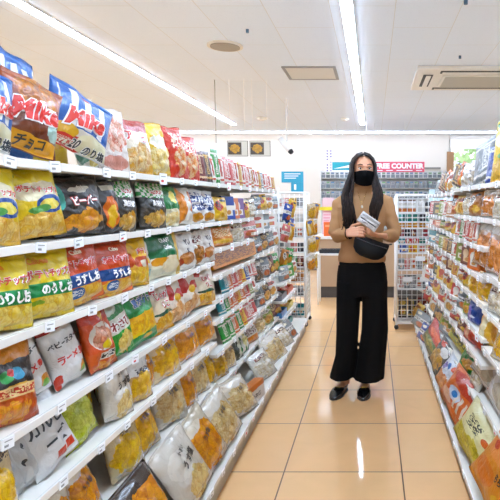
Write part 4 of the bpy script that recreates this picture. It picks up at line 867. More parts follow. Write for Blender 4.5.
# ---------------------------------------------------------------- wire racks
def wire_rack(name_label, x0, x1, y0, y1, ztop, zs, pitch=.055):
    e = empty('wire_rack', ((x0 + x1) / 2, (y0 + y1) / 2, 0), name_label, 'wire rack')
    ox, oy = e.location.x, e.location.y
    def part(mb, n): me = mb.mesh(n); me.transform(Matrix.Translation((-ox, -oy, 0))); return link(n, me, e)
    for x in (x0, x1):
        for y in (y0, y1):
            mb = MB(); mb.tube([(x, y, .05), (x, y, ztop)], .012, WIRE, 8); part(mb, 'post')
            mb = MB(); mb.ball((x, y, .028), .026, DARK, 10); part(mb, 'caster')
    def panel(p0, p1, nm='wire_panel'):
        mb = MB(); d = Vector(p1) - Vector(p0); L = d.length; n = max(2, round(L / pitch))
        for i in range(1, n):
            q = Vector(p0) + d * i / n; mb.tube([(q.x, q.y, .09), (q.x, q.y, ztop - .01)], .0028, WIRE, 5)
        z = .10
        while z < ztop: 
            mb.tube([(p0[0], p0[1], z), (p1[0], p1[1], z)], .0028, WIRE, 5); z += .055
        part(mb, nm)
    panel((x0, y0, 0), (x1, y0, 0), 'front_wire_panel'); panel((x0, y0, 0), (x0, y1, 0), 'side_wire_panel'); panel((x1, y0, 0), (x1, y1, 0), 'side_wire_panel')
    for z in zs:
        mb = MB(); mb.box(x0 + .005, x1 - .005, y0 + .012, y1, z - .008, z, WHITE); part(mb, 'rack_shelf')
    mb = MB(); mb.box(x0 - .01, x1 + .01, y0 - .01, y1 + .01, .06, .09, WHITE, .004); part(mb, 'rack_base')
    mb = MB(); mb.tube([(x0, y0, ztop), (x1, y0, ztop), (x1, y1, ztop), (x0, y1, ztop), (x0, y0, ztop)], .011, WIRE, 8); part(mb, 'top_rail')
    return e
rz = [1.252, 1.155, 1.085, .995, .915, .825, .64, .44, .12]
rk = wire_rack('tall white wire rack on the right, end of the right shelves', .25, .80, 5.62, 6.0, 1.43, rz)
for (cx, cz, lab) in ((.50, .765, 'a'), (.37, .545, 'b'), (.545, .545, 'c')):
    mb = MB(); mb.box(cx - .05 - .525, cx + .05 - .525, 5.607 - 5.81, 5.611 - 5.81, cz - .025, cz + .025, CARD); link('blank_card', mb.mesh('blank_card'), rk)
def fill(x0, x1, z, yf, n, kinds, h, where, cat=None, wf=.92):
    step = (x1 - x0) / n
    for i in range(n):
        dn = kinds[i % len(kinds)]
        hh = h; w_ = step * wf
        side_ = ['first', 'second', 'third', 'fourth', 'fifth', 'sixth', 'seventh', 'eighth', 'ninth', 'tenth', 'eleventh', 'twelfth']
        place(dn, (x0 + step * (i + .5), yf + DES[dn]['t'] / 2, z), w_, hh, 0, 0, 0, '%s %s, %s from left' % (short(DES[dn]['look']), where, side_[i]), 'goods ' + where)
B('jar_orange', 'white jar with orange foot', [(0, '#df7a2c'), (.30, '#efeae0'), (.62, '#c9bcae'), (.7, '#f0ece6')], [('R', .5, .92, .5, .08, '#6a4a3c')], shape='can', t=.12, cat='jar', nm='jar', crinkle=0)
for c_, nm_ in (('#0f8a78', 'teal'), ('#f0a010', 'amber'), ('#b01824', 'crimson'), ('#2c2a30', 'dark'), ('#e7e2dc', 'pale'), ('#4a9fd0', 'sky'), ('#c9b58e', 'sand')):
    B('can_' + nm_, nm_ + ' tin', [(0, c_), (.42, '#eee8dc'), (.56, c_)], (), shape='can', t=.075, cat='can', nm='tin_can', crinkle=0)
    B('bottle_' + nm_, nm_ + ' bottle', [(0, c_), (.3, '#eee8dc'), (.5, c_), (.88, '#efeae2')], (), shape='bottle', t=.06, cat='bottle', nm='bottle', crinkle=0)
fill(.27, .46, 1.253, 5.645, 2, ['jar_orange'], .13, 'on the top shelf of right wire rack', wf=.95)
fill(.47, .78, 1.253, 5.645, 4, ['bottle_pale', 'bottle_dark', 'bottle_pale', 'can_crimson'], .13, 'beside the jars in the right wire rack')
fill(.27, .78, 1.156, 5.645, 7, ['can_teal', 'can_teal', 'can_teal', 'can_dark', 'can_teal', 'can_pale', 'can_dark'], .075, 'on the second shelf of right wire rack')
fill(.27, .78, 1.086, 5.645, 7, ['can_amber', 'can_amber', 'can_amber', 'can_amber', 'can_amber', 'can_dark', 'can_pale'], .058, 'on the third shelf of right wire rack')
fill(.27, .78, .996, 5.645, 8, ['can_crimson', 'can_dark', 'box_maroon', 'can_pale', 'can_crimson', 'box_white', 'can_dark', 'can_pale'], .075, 'on the fourth shelf of right wire rack')
fill(.27, .78, .916, 5.645, 7, ['box_teal', 'box_red', 'box_red', 'can_teal', 'box_orange', 'can_amber', 'box_blue'], .065, 'on the fifth shelf of right wire rack')
fill(.28, .76, .826, 5.645, 5, ['box_blue', 'box_yellow', 'box_white', 'box_yellow', 'box_grey'], .08, 'on the sixth shelf of right wire rack')
fill(.27, .78, .641, 5.66, 8, ['box_grey', 'slim_pink', 'box_white', 'slim_grey', 'box_cream', 'slim_grey', 'slim_white', 'box_grey'], .12, 'on the seventh shelf of right wire rack')
fill(.27, .78, .441, 5.66, 8, ['slim_white', 'box_grey', 'slim_grey', 'box_white', 'slim_grey', 'box_blue', 'slim_grey', 'box_grey'], .14, 'on the eighth shelf of right wire rack')
fill(.27, .78, .121, 5.66, 5, ['box_black', 'slim_black', 'box_maroon', 'box_black', 'box_red'], .22, 'at the bottom of the right wire rack')
lk_ = wire_rack('tall white wire rack on the left, beyond the snack shelves', -1.06, -.735, 5.75, 6.1, 1.46, [1.30, 1.14, .98, .82, .66, .5, .34, .12])
for z, ks, h in ((1.301, ['box_white', 'slim_pink', 'box_cream', 'slim_grey'], .10), (1.141, ['box_grey', 'can_dark', 'box_white', 'can_pale'], .09), (.981, ['slim_white', 'box_brown', 'slim_grey', 'box_white'], .11), (.821, ['box_grey', 'can_pale', 'box_pink', 'can_dark'], .10), (.661, ['box_brown', 'box_green', 'box_green', 'box_maroon'], .11), (.501, ['box_tan', 'slim_orange', 'box_tan', 'slim_tan'], .10), (.341, ['box_grey', 'slim_white', 'box_white', 'slim_grey'], .11), (.121, ['box_purple', 'box_white', 'box_grey', 'box_teal'], .13)):
    fill(-1.04, -.755, z, 5.775, 4, ks, h, 'on the %s shelf of left wire rack' % {1.301: 'top', 1.141: 'second', .981: 'third', .821: 'fourth', .661: 'fifth', .501: 'sixth', .341: 'seventh', .121: 'bottom'}[z])
# packs hanging on hooks on the aisle side of the left rack
HY = [('upper row', 1.17), ('second row', .985), ('third row', .80), ('lowest row', .60)]
for nm_, z in HY:
    for k, y in enumerate((5.83, 6.0)):
        e = place(('banana_yellow', 'clear_orange', 'clear_golden')[(k + int(z * 7)) % 3], (-.67, y, z), .11, .17, 90 - 50, -8, (-16, 10, -6)[(k * 2 + int(z * 10)) % 3], 'golden snack pack hanging on the left wire rack, %s, %s' % (nm_, ['nearer', 'farther'][k]))
        mb = MB(); mb.tube([(-.723, y, z + .176), (-.64, y, z + .176), (-.63, y, z + .19)], .0025, WIRE, 5)
        o = mb.build('hook'); me = o.data; me.transform(Matrix.Translation((.8975, -5.925, 0))); o.parent = lk_
# yellow and blue packs hung at the end of the left shelves
for i, (dn, x, y, z) in enumerate((('pouch_blue', -.85, 5.20, 1.16), ('pouch_yellow', -.83, 5.32, 1.20), ('banana_yellow', -.84, 5.30, .97), ('pouch_pink', -.87, 5.18, .96), ('pouch_blue', -.86, 5.35, 1.02), ('pouch_green', -.86, 5.3, .72), ('pouch_tan', -.88, 5.15, .72))):
    place(dn, (x, y, z), .12, .17, 60, -4, 14, '%s pack hung at the end of the left shelves, %s' % (dn.split('_')[0] if dn != 'banana_yellow' else 'golden', ['by the green card', 'highest', 'under the highest one', 'beside the golden one', 'between the two rows', 'low, nearest the rack', 'low, nearest the trays'][i]))
e = empty('strip_hanger', (-.93, 5.26, .621), 'thin white strip hanger post holding packs at the end of the left shelves', 'strip hanger')
mb = MB(); mb.tube([(0, 0, .019), (0, 0, .88)], .009, WIRE, 8); link('pole', mb.mesh('pole'), e)
mb = MB(); mb.box(-.08, .08, -.08, .08, 0, .018, WIRE); link('foot', mb.mesh('foot'), e)
for z in (.754, .71, .57, .52, .27):
    mb = MB(); mb.tube([(0, 0, z), (.07, .03, z), (.08, .03, z + .01)], .003, WIRE, 5); link('hook', mb.mesh('hook'), e)
mb = MB(); mb.box(-.055, .055, -.004, 0, 0, .16, CARD); mb.box(-.055, .055, -.006, -.0045, 0, .05, mat('green_card', '#3f9a5c', .5)); mb.box(-.045, .045, -.006, -.0045, .12, .13, GREY)
o = mb.build('notice_card'); o.location = (-1.0, 4.9, 1.26); tag(o, 'small white and green notice card standing at the end of the left shelves', 'card')
mb = MB(); mb.box(-.07, .07, -.05, .05, 0, .012, WHITE); mb.tube([(0, 0, .012), (0, 0, 1.262)], .006, WIRE)
o = mb.build('card_stand'); o.location = (-1.0, 4.91, 0); tag(o, 'thin stand holding the white and green notice card', 'stand')
o.location = (-1.0, 4.915, .62 + .001); o.data.transform(Matrix.Diagonal((1, 1, .505, 1)))

# ---------------------------------------------------------------- the back of the shop
LAM = mat('counter_laminate', '#b79a7c', .5); TOP = mat('counter_top', '#e9e6e0', .3)
e = empty('sales_counter', (-.2, 7.9, 0), 'tan sales counter with dark foot behind the woman', 'counter')
mb = MB(); mb.box(-.60, 2.2, -.35, .35, .16, .84, LAM, .003); link('counter_body', mb.mesh('counter_body'), e)
mb = MB(); mb.box(-.58, 2.2, -.33, .33, 0, .1595, mat('dark_kick', '#4a4440', .6)); link('kick_plate', mb.mesh('kick_plate'), e)
mb = MB(); mb.box(-.64, 2.24, -.39, .39, .8405, .88, TOP, .006); link('counter_top', mb.mesh('counter_top'), e)
e = empty('side_table', (-.55, 7.15, 0), 'small white tube-legged table before the counter, left of the woman', 'table')
mb = MB(); mb.box(-.22, .24, -.16, .16, .66, .685, TOP, .006); link('table_top', mb.mesh('table_top'), e)
for x, y in ((-.18, -.13), (.2, -.13), (-.18, .13), (.2, .13)):
    mb = MB(); mb.tube([(x, y, 0), (x, y, .6595)], .012, WHITE); link('leg', mb.mesh('leg'), e)
mb = MB(); mb.box(-.16, .16, -.1, .1, 0, .012, DARK); mb.box(-.16, .16, -.1, -.09, .0125, .05, DARK); mb.box(-.16, .16, .09, .1, .0125, .05, DARK); mb.box(-.16, -.15, -.089, .089, .0125, .05, DARK); mb.box(.15, .16, -.089, .089, .0125, .05, DARK)
for k in range(7): mb.ball((-.12 + k * .04, -.04 + (k % 2) * .05, .04), .02, DARK, 8)
o = mb.build('black_tray'); o.location = (-.55, 7.13, .686); tag(o, 'black tray of small dark items on the white side table', 'tray')
mb = MB(); mb.box(-.07, .07, -.05, .05, 0, .20, mat('orange_card', '#ee6a24', .5), .004); mb.box(-.05, .05, -.0515, -.0505, .13, .16, mat('peach', '#f3a26a', .5))
o = mb.build('orange_box'); o.location = (-.63, 7.62, .881); tag(o, 'orange box standing on the counter left of the woman', 'box')
PK = mat('pink_paper', '#f0cdd2', .7); PK2 = mat('pink_print', '#e58ea0', .6); YE = mat('yellow_board', '#e8d22c', .5)
e = empty('display_stand', (-.66, 8.0, .881), 'pink and yellow promotional stand on the counter', 'display stand')
mb = MB(); mb.box(-.10, .10, 0, .012, 0, .52, PK); 
for k in range(7): mb.box(-.08, -.08 + .05 + (k * 37 % 9) * .011, -.001, -.0002, .06 + k * .045, .075 + k * .045, PK2)
link('poster_panel', mb.mesh('poster_panel'), e)
mb = MB(); mb.box(-.14, .14, -.05, -.002, .36, .41, YE); link('yellow_shelf', mb.mesh('yellow_shelf'), e)
mb = MB(); mb.box(-.08, .08, -.03, -.002, .411, .55, PK); link('pink_header', mb.mesh('pink_header'), e)
mb = MB(); mb.box(-.22, -.0, -.1, .1, 0, .10, mat('printer_grey', '#d9d9d8', .4), .01); mb.box(-.20, -.02, -.101, -.0995, .04, .06, DARK)
o = mb.build('receipt_printer'); o.location = (-.38, 7.75, .881); tag(o, 'pale grey machine with dark slot on the counter', 'printer')
for i, (x, z) in enumerate(((-1.02, 1.42),)):
    pass
# cigarette shelves
e = empty('cigarette_shelves', (.16, 9.75, 0), 'wide white shelves of small packs on the back wall', 'shelving unit')
XL, XR = -.95, 1.25
mb = MB(); mb.box(XL - .16, XR - .16, .10, .12, 0, 1.93, WHITE); mb.box(XL - .16, XL - .14, -.12, .0995, 0, 1.93, WHITE); mb.box(XR - .18, XR - .16, -.12, .0995, 0, 1.93, WHITE); link('carcass', mb.mesh('carcass'), e)
for z in (.9, 1.08, 1.26, 1.44, 1.62, 1.80): 
    mb = MB(); mb.box(XL - .139, XR - .181, -.12, .0995, z - .012, z, WHITE); link('shelf', mb.mesh('shelf'), e)
B('cig', 'small cigarette pack', '#d6d8da', [('R', .5, .25, .5, .25, '#8f979e'), ('R', .5, .7, .3, .1, '#5a646e')], shape='box', t=.03, cat='pack', nm='cigarette_pack', crinkle=0)
B('cig2', 'small cigarette pack', '#e6e6e2', [('R', .5, .25, .5, .25, '#6f7a80'), ('R', .5, .8, .4, .1, '#6aa56a')], shape='box', t=.03, cat='pack', nm='cigarette_pack', crinkle=0)
B('cig3', 'small cigarette pack', '#dfe0e2', [('R', .5, .25, .5, .25, '#9aa2a8'), ('R', .5, .8, .4, .1, '#5a86b0')], shape='box', t=.03, cat='pack', nm='cigarette_pack', crinkle=0)
for k, z in enumerate((1.44, 1.62, 1.80)):
    n = 26
    for i in range(n):
        x = XL + .06 + i * (XR - XL - .12) / (n - 1)
        if -.40 < x < -.02: continue
        dn = ('cig', 'cig2', 'cig3')[(i * 7 + k * 3 + i // 4) % 3]
        rowname = ['lowest', 'middle', 'upper'][k]; sd = 'left' if x < 0 else 'right'
        place(dn, (x, 9.66, z + .001), .068, .12 if k < 2 else .10, 0, 0, 0, 'small pack in the %s row of the white wall shelves, %s of the woman' % (rowname, sd), 'packs in the %s row, %s of the woman' % (rowname, sd), seed=0)
# signs
def sign_text(mb, body, x, y, z, size, m, bold=.03, shear=0):
    vs, fs = text2d(body, bold); b = bmesh.new(); V = [b.verts.new((x + (a + shear * c) * size, y, z + c * size)) for a, c in vs]
    for f in fs:
        try: b.faces.new([V[i] for i in f])
        except ValueError: pass
    mb.add(b, m)
PINK = mat('sign_pink', '#e2536a', .45); WT = mat('sign_white', '#ffffff', .5)
mb = MB(); mb.box(-.58, .58, 0, .03, -.085, .085, PINK, .003)
sign_text(mb, 'TAX-FREE COUNTER', .035, -.002, .016, .112, WT, .05)
for k, (a, b_) in enumerate(((-.53, -.33), (-.27, -.12), (-.06, .05), (.11, .38), (.44, .54))): mb.box(a, b_, -.003, -.0005, -.065, -.052, WT)
o = mb.build('tax_free_sign'); o.location = (.28, 9.0, 1.95); tag(o, 'pink sign with white TAX-FREE COUNTER lettering above the shelves', 'sign')
TEAL = mat('sign_teal', '#27a5b3', .45)
mb = MB(); mb.box(-.32, .32, 0, .03, -.08, .08, TEAL, .003)
b = bmesh.new(); V = [b.verts.new(q) for q in ((-.30, -.002, -.03), (.0, -.002, .04), (.3, -.002, .0), (.3, -.002, -.03), (0, -.002, -.01))]; b.faces.new(V); mb.add(b, WT)
mb.box(-.32, .32, -.004, -.0005, -.079, -.055, WT)
o = mb.build('teal_sign'); o.location = (-.36, 9.0, 1.95); tag(o, 'teal and white sign left of the woman, above the shelves', 'sign')
for (sx, nm_) in ((-.36, 'teal'), (.28, 'pink')):
    e = empty('sign_hanger', (sx, 9.015, 2.0), 'pair of thin ceiling wires holding the %s sign' % nm_, 'wire')
    for q in (-.25, .25):
        mb = MB(); mb.tube([(q, 0, .035), (q, 0, .699)], .002, WIRE, 5); link('wire', mb.mesh('wire'), e)
mb = MB(); mb.box(-.085, .085, 0, .004, -.31, .31, CARD)
VI = mat('violet_print', '#7a6aa8', .5)
for c_ in (-.035, .035):
    for k in range(9):
        if (k + (c_ > 0)) % 5 == 4: continue
        mb.box(c_ - .014, c_ + .014, -.001, -.0003, .26 - k * .055 - .03, .26 - k * .055, VI if c_ < 0 or k < 4 else mat('pale_violet', '#b4a8cc', .5))
o = mb.build('hanging_poster'); o.location = (-.87, 10.69, 2.13); tag(o, 'tall narrow white poster with violet column of print on the back wall', 'poster')
BLU = mat('poster_blue', '#2fa3c8', .5)
mb = MB(); mb.box(-.15, .15, 0, .006, -.02, .16, BLU); mb.box(-.02, .15, 0, .006, -.19, -.0205, BLU)
for k in range(3): mb.box(-.11, .11 - k * .03, -.0012, -.0003, .115 - k * .035, .128 - k * .035, WT)
mb.box(.02, .05, -.0012, -.0003, -.14, -.05, WT)
o = mb.build('blue_poster'); o.location = (-1.60, 10.69, 1.78)
tag(o, 'blue stepped poster with white lines of print on the back wall', 'poster')
o.scale = (1.45, 1, 1.2); 
# security camera
e = empty('security_camera', (-1.13, 7.1, 2.69), 'small white security camera on a thin ceiling rod', 'camera')
mb = MB(); mb.tube([(0, 0, .008), (0, 0, -.56)], .009, WHITE); link('rod', mb.mesh('rod'), e)
mb = MB(); mb.tube([(-.09, 0, -.50), (.0, -.03, -.60), (.05, -.06, -.66)], [.035, .045, .04], WHITE, 10); link('housing', mb.mesh('housing'), e)
mb = MB(); mb.tube([(.052, -.062, -.663), (.075, -.075, -.69)], [.036, .03], DARK, 10); link('lens', mb.mesh('lens'), e)
# framed food pictures and white board hanging over the left aisle
FR = mat('frame_dark', '#4a433c', .5)
FB = design_mat('food_photo', '#e9e3d4', [('R', .36, .5, .34, .42, '#4a3c2c'), ('F', .36, .5, .26, .32, '#9a6a2c', '#e6b860', '#c98f3c', 5)], crinkle=0)
def picture(x, z, lab):
    e = empty('menu_picture', (x, 6.0, z), lab, 'picture'); e2 = None
    mb = MB(); mb.box(-.115, .115, .002, .014, -.085, .085, FR); link('frame', mb.mesh('frame'), e)
    bm = bmesh.new(); uvl = bm.loops.layers.uv.new('UVMap'); q = [bm.verts.new(c_) for c_ in ((-.11, 0, -.08), (.11, 0, -.08), (.11, 0, .08), (-.11, 0, .08))]
    f = bm.faces.new(q)
    for lp, u in zip(f.loops, ((0, 0), (1, 0), (1, 1), (0, 1))): lp[uvl].uv = u
    me = bpy.data.meshes.new('photo_print'); bm.to_mesh(me); bm.free(); me.materials.append(FB); link('photo_print', me, e)
    for q in (-.08, .08):
        mb = MB(); mb.tube([(q, .008, .086), (q, .008, CH - z - .001)], .0015, WIRE, 5); link('wire', mb.mesh('wire'), e)
picture(-1.503, 1.952, 'framed food picture nearer the white board, hanging over the left aisle')
picture(-1.254, 1.952, 'framed food picture nearer the security camera, hanging over the left aisle')
e = empty('white_board', (-1.74, 6.0, 1.94), 'blank white hanging board left of the framed food pictures', 'board')
mb = MB(); mb.box(-.12, .12, 0, .012, -.07, .07, WT); link('panel', mb.mesh('panel'), e)
mb = MB(); mb.tube([(0, .006, .0705), (0, .006, .759)], .004, GREY, 5); link('wire', mb.mesh('wire'), e)
mb = MB(); mb.box(-.16, .16, 0, .02, -.02, .02, mat('bar_grey', '#8f8b84', .5)); o = mb.build('wall_bar'); o.location = (1.18, 10.678, 2.035); tag(o, 'short grey bar fixed on the back wall beside the window', 'bar')
# low pale shelves with magazines under the window
e = empty('display_shelves', (1.62, 8.6, 0), 'pale blue-topped display case behind the right wire rack', 'display case')
mb = MB(); mb.box(-.75, .55, -.3, .3, 0, 1.3, WHITE, .004); link('case_body', mb.mesh('case_body'), e)
mb = MB(); mb.box(-.75, .55, -.3, -.28, 1.3005, 1.56, mat('pale_blue', '#cfe6ee', .4)); link('header_panel', mb.mesh('header_panel'), e)

# ---------------------------------------------------------------- the woman
SKIN = bpy.data.materials.new('skin'); SKIN.use_nodes = True
_b = SKIN.node_tree.nodes['Principled BSDF']; _b.inputs['Base Color'].default_value = srgb('#e0a380'); _b.inputs['Roughness'].default_value = .5
_b.inputs['Subsurface Weight'].default_value = .15; _b.inputs['Subsurface Radius'].default_value = (.01, .004, .002)
KNIT = mat('camel_knit', '#b78a60', .9, bump=.6, bscale=260, spec=.2)
BLK = mat('black_cloth', '#0d0c0e', .85, spec=.2, bump=.3, bscale=300)
BAGM = mat('black_leather', '#08080a', .55, spec=.25, bump=.3, bscale=120)
HAIR = bpy.data.materials.new('dark_hair'); HAIR.use_nodes = True
_n = HAIR.node_tree.nodes; _l = HAIR.node_tree.links; _b = _n['Principled BSDF']; _b.inputs['Roughness'].default_value = .5; _b.inputs['Specular IOR Level'].default_value = .25
_tc = _n.new('ShaderNodeTexCoord'); _mp = _n.new('ShaderNodeMapping'); _mp.inputs['Scale'].default_value = (160, 160, 6); _no = _n.new('ShaderNodeTexNoise'); _no.inputs['Scale'].default_value = 1
_l.new(_tc.outputs['Object'], _mp.inputs[0]); _l.new(_mp.outputs[0], _no.inputs['Vector']); _cr = _n.new('ShaderNodeValToRGB'); _cr.color_ramp.elements[0].color = srgb('#0e0806'); _cr.color_ramp.elements[1].color = srgb('#332017')
_cr.color_ramp.elements[0].position = .35; _cr.color_ramp.elements[1].position = .75
_l.new(_no.outputs['Fac'], _cr.inputs[0]); _l.new(_cr.outputs[0], _b.inputs['Base Color'])
def remeshed(mb, name, vox, parent, m, smooth=3, dec=None):
    me = mb.mesh(name); o = link(name, me)
    r = o.modifiers.new('r', 'REMESH'); r.mode = 'VOXEL'; r.voxel_size = vox; r.use_smooth_shade = True
    s = o.modifiers.new('s', 'SMOOTH'); s.factor = .5; s.iterations = smooth
    dg = bpy.context.evaluated_depsgraph_get(); new = bpy.data.meshes.new_from_object(o.evaluated_get(dg))
    bpy.data.objects.remove(o); new.materials.clear(); new.materials.append(m)
    for p_ in new.polygons: p_.use_smooth = True
    new.name = name
    return link(name, new, parent)
# built in world coordinates relative to the empty's place
PX, PY = -.078, 3.76
person = empty('woman', (PX, PY, 0), 'woman with long dark hair, black mask, camel sweater and black wide trousers in the aisle', 'person')
def L(x, y, z): return (x - PX, y - PY, z)
hx, hy, hz = -.064, 3.735, 1.580          # head centre
TURN = R(6)                                # head turned a little to the picture's right
def H(x, y, z):                            # head local -> person local ( -y is the face )
    c, s = math.cos(TURN), math.sin(TURN)
    return L(hx + x * c - y * s, hy + x * s + y * c, hz + z)
mb = MB()
# head: rings with the skull deep behind and the face flatter in front
HR = [(-.112, .020, .030, -.050), (-.105, .036, .048, -.040), (-.085, .052, .066, -.024), (-.06, .062, .080, -.010), (-.03, .069, .089, -.002), (0, .073, .094, .004), (.03, .075, .096, .008), (.06, .070, .090, .010), (.085, .055, .072, .012), (.10, .036, .048, .014), (.108, .012, .016, .015)]
b = bmesh.new(); rr = []
for z, rx, ry, oy in HR:
    rr.append([b.verts.new(H(rx * math.cos(2 * PI * k / 24), oy + ry * math.sin(2 * PI * k / 24), z)) for k in range(24)])
for i in range(len(rr) - 1):
    for k in range(24): b.faces.new([rr[i][k], rr[i][(k + 1) % 24], rr[i + 1][(k + 1) % 24], rr[i + 1][k]])
b.faces.new(rr[0][::-1]); b.faces.new(rr[-1]); mb.add(b)
mb.tube([H(0, -.086, .012), H(0, -.098, -.012), H(0, -.108, -.030), H(0, -.096, -.040)], [.007, .009, .012, .010])      # nose
mb.tube([H(-.045, -.076, .026), H(-.02, -.088, .020), H(.02, -.088, .020), H(.045, -.076, .026)], [.006, .008, .008, .006])  # brow ridge
for s_ in (-1, 1):
    mb.ball(H(s_ * .016, -.094, -.036), .008)
    mb.ball(H(s_ * .040, -.066, -.028), (.018, .018, .015))                                        # cheek
    mb.tube([H(s_ * .074, .0, .012), H(s_ * .082, .012, .004), H(s_ * .080, .008, -.02), H(s_ * .073, 0, -.03)], [.008, .011, .009, .006])  # ear
mb.tube([H(-.02, -.090, -.062), H(0, -.096, -.060), H(.02, -.090, -.062)], [.005, .008, .005])        # lips
mb.tube([H(-.017, -.088, -.071), H(0, -.093, -.071), H(.017, -.088, -.071)], [.005, .008, .005])
mb.tube([L(-.072, 3.77, 1.34), L(-.070, 3.76, 1.43), L(-.066, 3.75, 1.50)], [.065, .047, .046], seg=16)
mb.rings([(0, 0, .86, .150, .10), (0, .005, .93, .165, .112), (0, 0, 1.0, .148, .10), (0, -.005, 1.07, .120, .09), (0, -.01, 1.15, .130, .098), (0, -.015, 1.24, .150, .108), (0, -.005, 1.32, .160, .095), (0, 0, 1.38, .135, .07), (0, 0, 1.41, .075, .055)])
SHL, ELL, WRL = (-.238, 3.77, 1.345), (-.264, 3.735, 1.125), (-.172, 3.585, 1.150)
SHR, ELR, WRR = (.095, 3.77, 1.36), (.155, 3.745, 1.125), (.082, 3.585, 1.130)
for a, e_, w_, nx in ((SHL, ELL, WRL, -.13), (SHR, ELR, WRR, -.02)):
    mid = lambda p_, q_, t: tuple(p_[i] + (q_[i] - p_[i]) * t for i in range(3))
    mb.tube([L(nx, 3.77, 1.375), L(*mid((nx, 3.77, 1.38), a, .6)), L(*a), L(*mid(a, e_, .5)), L(*e_), L(*mid(e_, w_, .5)), L(*w_)], [.06, .055, .046, .040, .036, .032, .024], seg=14)
# hands: palm, four bent fingers, thumb
def hand(wr, dirv, palmn, s_, bends, thumb):
    """dirv: wrist to knuckles; palmn: out of the back of the hand"""
    d = Vector(dirv).normalized(); n = Vector(palmn).normalized(); a = d.cross(n).normalized(); wv = Vector(wr)
    kn = wv + d * .085
    for q in (-.026, -.009, .009, .026):
        mb.tube([L(*(wv + a * q * .6)), L(*(wv + d * .045 + a * q * .9)), L(*(kn + a * q))], [(.014, .014), (.013, .012), (.011, .010)], seg=8)
    for i, q in enumerate((-.031, -.0105, .0105, .031)):
        Ls = (.072, .080, .074, .058)[i if s_ > 0 else 3 - i]; b1, b2, b3 = bends
        p0 = kn + a * q; pts = [p0 - d * .01, p0]; ang = 0; p_ = p0
        for fr, bd in ((.45, b1), (.32, b2), (.23, b3)):
            ang += R(bd); p_ = p_ + (d * math.cos(ang) - n * math.sin(ang)) * Ls * fr; pts.append(p_)
        mb.tube([L(*q_) for q_ in pts], [.0095, .0088, .0080, .0074, .0062], seg=8)
    t0 = wv + d * .02 + a * s_ * .022; td = Vector(thumb).normalized()
    mb.tube([L(*t0), L(*(t0 + (d * .4 + a * s_ * .7).normalized() * .03)), L(*(t0 + (d * .5 + a * s_ * .5).normalized() * .035 + td * .03)), L(*(t0 + (d * .5 + a * s_ * .5).normalized() * .035 + td * .055))], [.014, .012, .010, .0075], seg=8)
hand(WRL, (.80, -.25, .10), (-.1, -.85, .35), -1, (28, 45, 30), (.75, -.1, .3))
hand(WRR, (-.72, -.42, .10), (.1, -.15, -.95), -1, (20, 40, 38), (-.6, -.25, .55))
# legs and feet under the trousers
FT = [(-.205, 3.74, -.10), (-.055, 3.74, .10)]
for i, (fx, fy, tw) in enumerate(FT):
    hipx = PX + (-.085 if i == 0 else .085)
    mb.tube([L(hipx, 3.765, .92), L(hipx + (fx - hipx) * .35, 3.75, .50), L(fx, 3.775, .10), L(fx, 3.775, .05)], [.085, .052, .036, .036], seg=14)
    dx = (-.38 if i == 0 else -.10)
    mb.tube([L(fx, 3.79, .04), L(fx + dx * .08, 3.71, .035), L(fx + dx * .16, 3.64, .022)], [(.03, .03), (.036, .026), (.03, .014)], seg=12)
body = remeshed(mb, 'body', .0036, person, SKIN, 2)
# eyes and brows
EW = mat('eye_white', '#e8e2da', .3); IR = mat('iris_brown', '#2a1a12', .2); BR = mat('eyebrow', '#33221a', .8)
for s_ in (-1, 1):
    mb = MB(); mb.ball(H(s_ * .031, -.0775, .003), (.0135, .009, .0075), EW, 14); ey = link('eye', mb.mesh('eye'), person)
    mb = MB(); mb.ball(H(s_ * .031 + .001, -.0855, .003), (.0062, .003, .0062), IR, 12); link('iris', mb.mesh('iris'), ey)
    mb = MB(); mb.tube([H(s_ * .016, -.089, .011), H(s_ * .031, -.0895, .0135), H(s_ * .047, -.080, .008)], [.0016, .0024, .0014], IR, 6); link('eyelash', mb.mesh('eyelash'), person)
    mb = MB(); mb.tube([H(s_ * .014, -.097, .026), H(s_ * .032, -.093, .031), H(s_ * .050, -.079, .026)], [(.002, .003), (.0025, .004), (.0015, .002)], BR, 6); link('eyebrow', mb.mesh('eyebrow'), person)
# face mask: curved patch over nose, mouth and chin
b = bmesh.new(); nu, nv = 22, 12; G = {}
for i in range(nu + 1):
    for j in range(nv + 1):
        th = R(-78 + 156 * i / nu); t = j / nv
        ztop = -.010 - .014 * (abs(th) / R(78)) ** 1.5; zbot = -.116 + .034 * (abs(th) / R(78)) ** 2.2
        z = zbot + (ztop - zbot) * t
        rx = .079 - .009 * (1 - t) ** 2; ry = .090 + .005
        pk = math.exp(-(th / .5) ** 2) * (.028 * math.exp(-((t - .62) / .35) ** 2) - .010 * (1 - t) ** 2)
        G[i, j] = b.verts.new(H(rx * math.sin(th), -.008 - (ry + pk) * math.cos(th), z))
for i in range(nu):
    for j in range(nv): b.faces.new([G[i, j], G[i + 1, j], G[i + 1, j + 1], G[i, j + 1]])
bmesh.ops.solidify(b, geom=b.faces[:], thickness=.002)
mb = MB(); mb.add(b, BLK, None, True); fm = link('face_mask', mb.mesh('face_mask'), person)
for s_ in (-1, 1):
    mb = MB(); mb.tube([H(s_ * .074, -.025, -.03), H(s_ * .084, .0, .005), H(s_ * .086, .018, .0), H(s_ * .074, -.02, -.065)], .0015, BLK, 6); link('ear_loop', mb.mesh('ear_loop'), fm)
